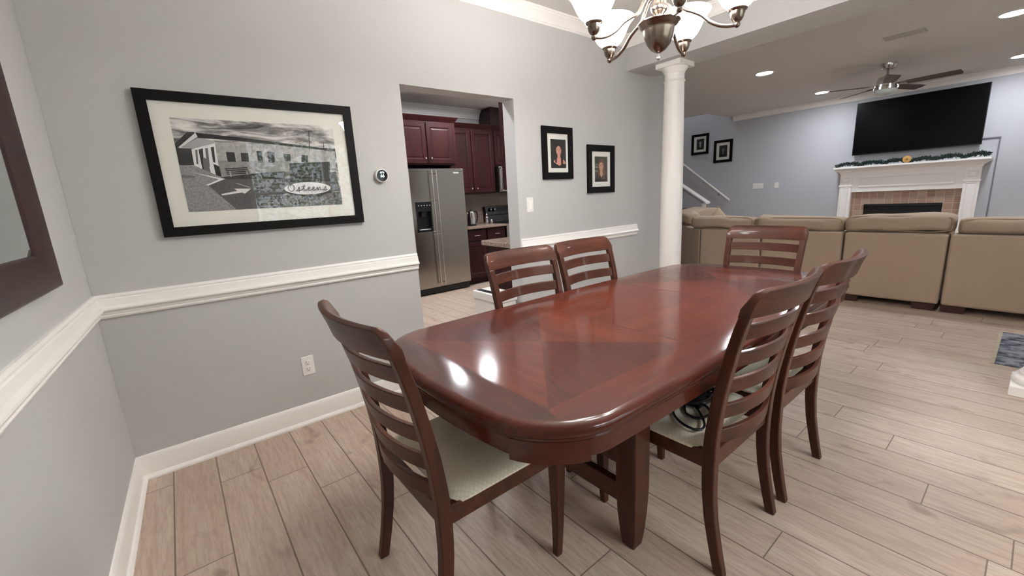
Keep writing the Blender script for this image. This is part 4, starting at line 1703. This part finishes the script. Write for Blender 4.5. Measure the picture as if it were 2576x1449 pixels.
# corner wedge
t = thing('sofa_corner', 'beige angled corner piece of the sofa partly hidden by the column', 'sofa', (-.222, 5.987, 0))
mb = MB()
mb.prism([(0, 0), (-.90, .86), (-.60, .87), (0, .30)], .065, .741)
mb.obj('back_panel', M_SOFA, t, smooth=40, bevel=.022, seg=3)
mb = MB()
mb.prism([(-.005, .32), (-.57, .872), (-.005, .872)], .065, .42)
mb.obj('seat_base', M_SOFA, t, smooth=40, bevel=.02)
for q in ((-.10, .20), (-.74, .82)):
    mb = MB()
    mb.rect_path([(q[0], q[1], 0, .10, .10), (q[0], q[1], .066, .11, .11)])
    mb.obj('foot', M_FOOT, t, smooth=0)
mb = MB()
cushion(mb, 0, 0, .848, .62, .26, .165, seed=9)
bc = mb.obj('back_cushion', M_SOFA, t, smooth=60)
bc.location = (-.58, .70, 0)
bc.rotation_euler = (0, 0, radians(-43))
# pointed cream pillow
t = thing('throw_pillow', 'cream throw pillow with a pointed corner sticking up behind the sofa back', 'pillow', (-.465, 7.02, .458), radians(20))
mb = MB()
rings = []
n = 12
for j in range(n + 1):
    v = -1 + 2 * j / n
    row = []
    for i in range(24):
        a = 2 * pi * i / 24
        ca, sa = cos(a), sin(a)
        w_ = (1 - abs(v) ** 1.6)
        row.append((ca * .22 * max(.03, (1 - abs(v))), sa * .08 * max(.05, w_), .265 + v * .265))
    rings.append(row)
mb.loft(rings)
mb.obj('pillow_body', M_PILLOW, t, smooth=70)
mb = MB()
for k in range(7):
    a = k * .9
    mb.tube([(0, 0, .515), (.022 * cos(a), .014 * sin(a), .545 + .006 * (k % 3))], .004, 5)
mb.obj('tassel', M_PILLOW, t)
# seat unit the pillow rests on (left run of the sectional)
t = thing('sofa_section', 'beige left run of the sofa behind the column', 'sofa', (-1.15, 6.88, 0), 0, 'beige sectional sofa seen from behind')
mb = MB()
mb.box(0, .22, 0, 1.5, .065, .745)
mb.obj('back_panel', M_SOFA, t, smooth=40, bevel=.022, seg=3)
mb = MB()
mb.box(.225, .92, 0.02, 1.5, .065, .455)
mb.obj('seat_base', M_SOFA, t, smooth=40, bevel=.03, seg=3)
for fy in (.12, 1.38):
    mb = MB()
    mb.rect_path([(.1, fy, 0, .12, .12), (.1, fy, .066, .13, .13)])
    mb.obj('foot', M_FOOT, t, smooth=0)
mb = MB()
cushion(mb, .16, .62, .862, .28, 1.1, .20, seed=12)
mb.obj('back_cushion', M_SOFA, t, smooth=60)

# rug
mb = MB()
mb.box(2.63, 4.1, 4.60, 5.50, 0.0005, .008)


def rug_mat():
    t = NT('rug_blue')
    o_ = t.obj()
    a = t.noise(t.mapping(o_, scale=(10, 18, 1)), 1.5, 6, .75, .8)
    v = t.n('ShaderNodeTexVoronoi')
    t.put(v.inputs['Vector'], o_)
    v.inputs['Scale'].default_value = 16
    c = t.ramp(t.math('ADD', t.math('MULTIPLY', a, .75), t.math('MULTIPLY', v.outputs['Distance'], .3)), [(.36, S(44, 48, 60)), (.5, S(96, 100, 112)), (.62, S(150, 152, 158))])
    t.set(color=c, rough=.95, spec=.1)
    return t.m


rug = thing('area_rug', 'faded blue grey rug at the right edge of the photo behind the column', 'rug', (0, 0, 0))
mb.obj('rug_field', rug_mat(), rug, smooth=0)
mb = MB()
rs = random.Random(5)
for k in range(60):
    y = 4.605 + k * .015
    mb.tube([(2.632, y, .005), (2.610, y + rs.uniform(-.004, .004), .003)], .003, 4)
fr = mb.obj('fringe', pm('rug_fringe', S(196, 186, 168), .95), rug, smooth=0)
fr['kind'] = 'stuff'

# fireplace: mantel, tile surround, firebox
FX = 1.20
t = thing('fireplace', 'white mantel fireplace with tan tile surround and black firebox', 'fireplace', (FX, YF - .001, 0))
mb = MB()
mb.box(-.945, .945, -.265, 0, 1.485, 1.515)
mb.obj('mantel_shelf', M_TRIM, t, smooth=0, bevel=.004)
mb = MB()


def stepbox(x0, x1, yf, steps):
    for z0, z1, e in steps:
        mb.loft([[(x0 - e[0], -yf - e[0], z0), (x1 + e[0], -yf - e[0], z0), (x1 + e[0], 0, z0), (x0 - e[0], 0, z0)],
                 [(x0 - e[1], -yf - e[1], z1), (x1 + e[1], -yf - e[1], z1), (x1 + e[1], 0, z1), (x0 - e[1], 0, z1)]])


stepbox(-.84, .84, .10, [(1.385, 1.40, (.0, .012)), (1.40, 1.415, (.012, .012)), (1.415, 1.462, (.014, .075)), (1.462, 1.485, (.082, .085))])
for s in (-1, 1):
    a, b = sorted((s * .86, s * .69))
    stepbox(a, b, .125, [(1.385, 1.40, (.0, .012)), (1.40, 1.415, (.012, .012)), (1.415, 1.462, (.014, .075)), (1.462, 1.485, (.082, .085))])
mb.obj('mantel_cornice', M_TRIM, t, smooth=0)
mb = MB()
mb.box(-.845, .845, -.10, 0, 1.075, 1.385)


def panel(mb, x0, x1, z0, z1, y, m=.014, d=.014):
    def rr(k):
        return [(x0 + k, z0 + k), (x1 - k, z0 + k), (x1 - k, z1 - k), (x0 + k, z1 - k)]
    mb.loft([[(x, y - .0, z) for x, z in rr(0)], [(x, y - d, z) for x, z in rr(.004)], [(x, y - d, z) for x, z in rr(m)], [(x, y - .001, z) for x, z in rr(m + .012)]])


panel(mb, -.60, .60, 1.155, 1.335, -.10)
mb.obj('frieze', M_TRIM, t, smooth=0)
for s in (-1, 1):
    a, b = sorted((s * .86, s * .69))
    mb = MB()
    mb.box(a, b, -.125, 0, 0, 1.385)
    panel(mb, a + .03, b - .03, .25, 1.16, -.125, .008, .008)
    panel(mb, a + .032, b - .032, 1.245, 1.345, -.125, .012, .018)
    mb.box(a - .012, b + .012, -.139, 0, 1.175, 1.195)
    mb.box(a - .008, b + .008, -.135, 0, 1.195, 1.205)
    mb.box(a - .015, b + .015, -.145, 0, 0, .20)
    mb.obj('pilaster', M_TRIM, t, smooth=0, bevel=.002)
mb = MB()
for (a, b, c, d_) in ((-.69, -.50, 0, 1.075), (.49, .69, 0, 1.075), (-.50, .49, .858, 1.075)):
    mb.box(a, b, -.035, 0, c, d_)
mb.obj('tile_surround', M_TILE, t, smooth=0)
mb = MB()
mb.box(-.50, .49, -.012, 0, .05, .858)
mb.box(-.50, .49, -.050, -.012, .815, .858)
mb.box(-.50, .49, -.056, -.012, .785, .80)
mb.box(-.50, .49, -.046, -.012, .05, .15)
mb.obj('firebox', M_FIREBOX, t, smooth=0)
mb = MB()
mb.box(-.86, .86, -.55, -.146, 0, .02)
mb.obj('hearth', M_TILE, t, smooth=0)

# television and cord raceway
t = thing('television', 'large black wall mounted television above the mantel', 'television', (1.235, YF - .004, 0))
mb = MB()
mb.loft([[(-.775, -.05, 1.708), (.775, -.05, 1.708), (.775, -.05, 2.575), (-.775, -.05, 2.575)][:4],
         [(-.775, -.085, 1.708), (.775, -.085, 1.708), (.775, -.085, 2.575), (-.775, -.085, 2.575)]])
mb.obj('cabinet', M_BLACK, t, smooth=0, bevel=.004)
mb = MB()
mb.quad([(-.766, -.0862, 1.722), (.766, -.0862, 1.722), (.766, -.0862, 2.566), (-.766, -.0862, 2.566)])
mb.obj('screen', M_TV, t, smooth=0)
mb = MB()
mb.box(-.2, .2, -.05, 0, 1.95, 2.3)
mb.obj('wall_bracket', M_BLACK, t, smooth=0)
mb = MB()
mb.box(1.95, 2.19, YF - .016, YF, 1.782, 1.80)
mb.box(2.174, 2.19, YF - .016, YF, .40, 1.782)
mb.box(2.05, 2.066, YF - .016, YF, .40, 1.30) if False else None
o = mb.obj('cable_raceway', M_RACE, smooth=0, bevel=.003)
tag(o, 'slim grey cable raceway running from the television down the wall', 'cable raceway')

# garland on the mantel and the round ornament
mb = MB()
rs = random.Random(11)
spine = [Vector((.30 + 1.80 * i / 40, 9.86 + .03 * sin(i * .9), 1.535 + .025 * abs(sin(i * .45)) + .012 * rs.random())) for i in range(41)]
mb.tube(spine, .008, 5)
for p in spine:
    for k in range(70):
        d = Vector((rs.gauss(0, 1), rs.gauss(0, .7), rs.gauss(.25, .8))).normalized()
        L = rs.uniform(.02, .05)
        b = p + Vector((rs.uniform(-.025, .025), rs.uniform(-.02, .02), rs.uniform(-.012, .02)))
        e = b + d * L
        e.z = max(e.z, 1.518)
        b.z = max(b.z, 1.518)
        s = d.cross(Vector((rs.random(), rs.random(), rs.random()))).normalized() * .010
        m_ = (b + e) / 2
        mb.quad([b, m_ + s, e, m_ - s])
g_ = mb.obj('garland', M_GREEN, smooth=0, recalc=False)
tag(g_, 'dark green leafy garland lying along the white mantel shelf', 'garland')
t = thing('ornament', 'round golden wood slice ornament standing on the mantel in front of the garland', 'ornament', (1.225, 9.774, 1.515))
mb = MB()
mb.lathe([(.044, -.006), (.053, -.004), (.054, .004), (.046, .007), (.001, .008)], 0, 0, 28, 0, .056, axis='y')
mb.obj('disc', pm('ornament_gold', S(214, 168, 96), .5, grain=.15, gscale=30), t)
mb = MB()
pts = []
for i in range(10):
    a = pi / 2 + 2 * pi * i / 10
    r_ = .022 if i % 2 == 0 else .009
    pts.append((r_ * cos(a), -.0085, .056 + r_ * sin(a)))
mb.quad(pts)
mb.obj('star_mark', pm('ornament_brown', S(140, 92, 48), .6), t, smooth=0)
# side table behind the sofa, only its top edge in view
t = thing('side_table', 'brown wooden side table whose top edge shows right beside the column', 'table', (-2.12, 8.55, 0))
M_WALNUT = pm('walnut', S(88, 60, 48), .5)
mb = MB()
mb.box(-.30, .30, -.20, .20, .855, .905)
mb.obj('tabletop', M_WALNUT, t, smooth=0, bevel=.004)
for lx in (-.26, .26):
    for ly_ in (-.16, .16):
        mb = MB()
        mb.rect_path([(lx, ly_, 0, .04, .04), (lx, ly_, .855, .05, .05)])
        mb.obj('leg', M_WALNUT, t, smooth=0)

# ceiling fan
t = thing('ceiling_fan', 'brushed nickel ceiling fan with brown blades and frosted light', 'ceiling fan', (1.21, 7.94, 0))
mb = MB()
mb.lathe([(.085, 2.7395), (.083, 2.72), (.070, 2.690), (.050, 2.672), (.018, 2.666)], n=32)
mb.obj('canopy', M_CHROME, t, smooth=50)
mb = MB()
mb.tube([(0, 0, 2.67), (0, 0, 2.59)], .012, 12)
mb.lathe([(.020, 2.61), (.024, 2.60), (.020, 2.585)], n=16)
mb.obj('down_rod', M_NICKEL, t)
mb = MB()
mb.lathe([(.02, 2.592), (.075, 2.585), (.095, 2.572), (.108, 2.52), (.112, 2.49), (.118, 2.486), (.118, 2.462), (.128, 2.456), (.128, 2.425), (.120, 2.420)], n=40)
mb.obj('motor_housing', M_CHROME, t, smooth=45)
mb = MB()
mb.lathe([(.118, 2.422), (.112, 2.40), (.098, 2.378), (.06, 2.366), (.001, 2.362)], n=32)
mb.obj('light_lens', M_FANLENS, t, smooth=60)
for k in range(5):
    a = radians(-2 + 72 * k)
    R_ = Matrix.Rotation(a, 3, 'Z')
    pit = radians(-12)

    def bl(x, y, z):
        yy, zz = y * cos(pit) - z * sin(pit), y * sin(pit) + z * cos(pit)
        v = R_ @ Vector((x, yy, zz))
        return (v.x, v.y, v.z + 2.476)
    mb = MB()
    pl2 = [(.20, -.05), (.30, -.062), (.62, -.070), (.69, -.066), (.70, .0), (.69, .066), (.62, .070), (.30, .062), (.20, .05)]
    mb.loft([[bl(x, y, -.003) for x, y in pl2], [bl(x, y, .003) for x, y in pl2]])
    b_ = mb.obj('blade', M_FAN, t, smooth=0)
    mb = MB()
    mb.loft([[bl(.10, -.018, .004), bl(.10, .018, .004), bl(.27, .03, .004), bl(.27, -.03, .004)], [bl(.10, -.018, .010), bl(.10, .018, .010), bl(.27, .03, .010), bl(.27, -.03, .010)]])
    mb.obj('blade_arm', M_NICKEL_D, b_, smooth=0)

# ceiling vent
M_VENT = pm('vent_metal', S(176, 174, 170), .6)
t = thing('ceiling_vent', 'long grey air vent in the living room ceiling', 'vent', (1.57, 6.60, H))
mb = MB()
mb.box(-.165, .165, -.085, -.068, -.006, 0)
mb.box(-.165, .165, .068, .085, -.006, 0)
mb.box(-.165, -.148, -.068, .068, -.006, 0)
mb.box(.148, .165, -.068, .068, -.006, 0)
mb.obj('frame', M_VENT, t, smooth=0)
mb = MB()
mb.box(-.148, .148, -.068, .068, -.001, -.0002)
mb.obj('backing', M_DARKSLOT, t, smooth=0)
for k in range(6):
    y = -.056 + k * .0225
    mb = MB()
    mb.loft([[(-.148, y, -.001), (.148, y, -.001), (.148, y + .003, -.001), (-.148, y + .003, -.001)], [(-.148, y + .012, -.006), (.148, y + .012, -.006), (.148, y + .015, -.006), (-.148, y + .015, -.006)]])
    mb.obj('louvre', M_VENT, t, smooth=0)

# garden bushes seen only as reflections through the blinds
mb = MB()
rs = random.Random(2)
for k in range(5200):
    c = Vector((7.6 + rs.gauss(0, .6), 3.4 + rs.gauss(0, 1.7), 2.9 * rs.random() ** .8))
    a = Vector((rs.gauss(0, 1), rs.gauss(0, 1), rs.gauss(0, 1))).normalized() * .06
    b = a.cross(Vector((rs.gauss(0, 1), rs.gauss(0, 1), rs.gauss(0, 1)))).normalized() * .032
    mb.quad([c - a, c + b, c + a, c - b])
mb.tube([(7.2, 3.3, -.2), (7.2, 3.3, 1.6)], .05, 8)
o = mb.obj('garden_bush', pm('leaf_green', S(84, 116, 40), .7, grain=.5, gscale=4), smooth=0, recalc=False)
tag(o, 'leafy green bush outside the window, seen in the glass of the big print', 'bush')
mb = MB()
mb.box(4.4, 14, -6, 16, -.3, -.2)
struct(mb.obj('ground_outside', pm('lawn', S(110, 132, 70), .9, grain=.3, gscale=3), smooth=0))
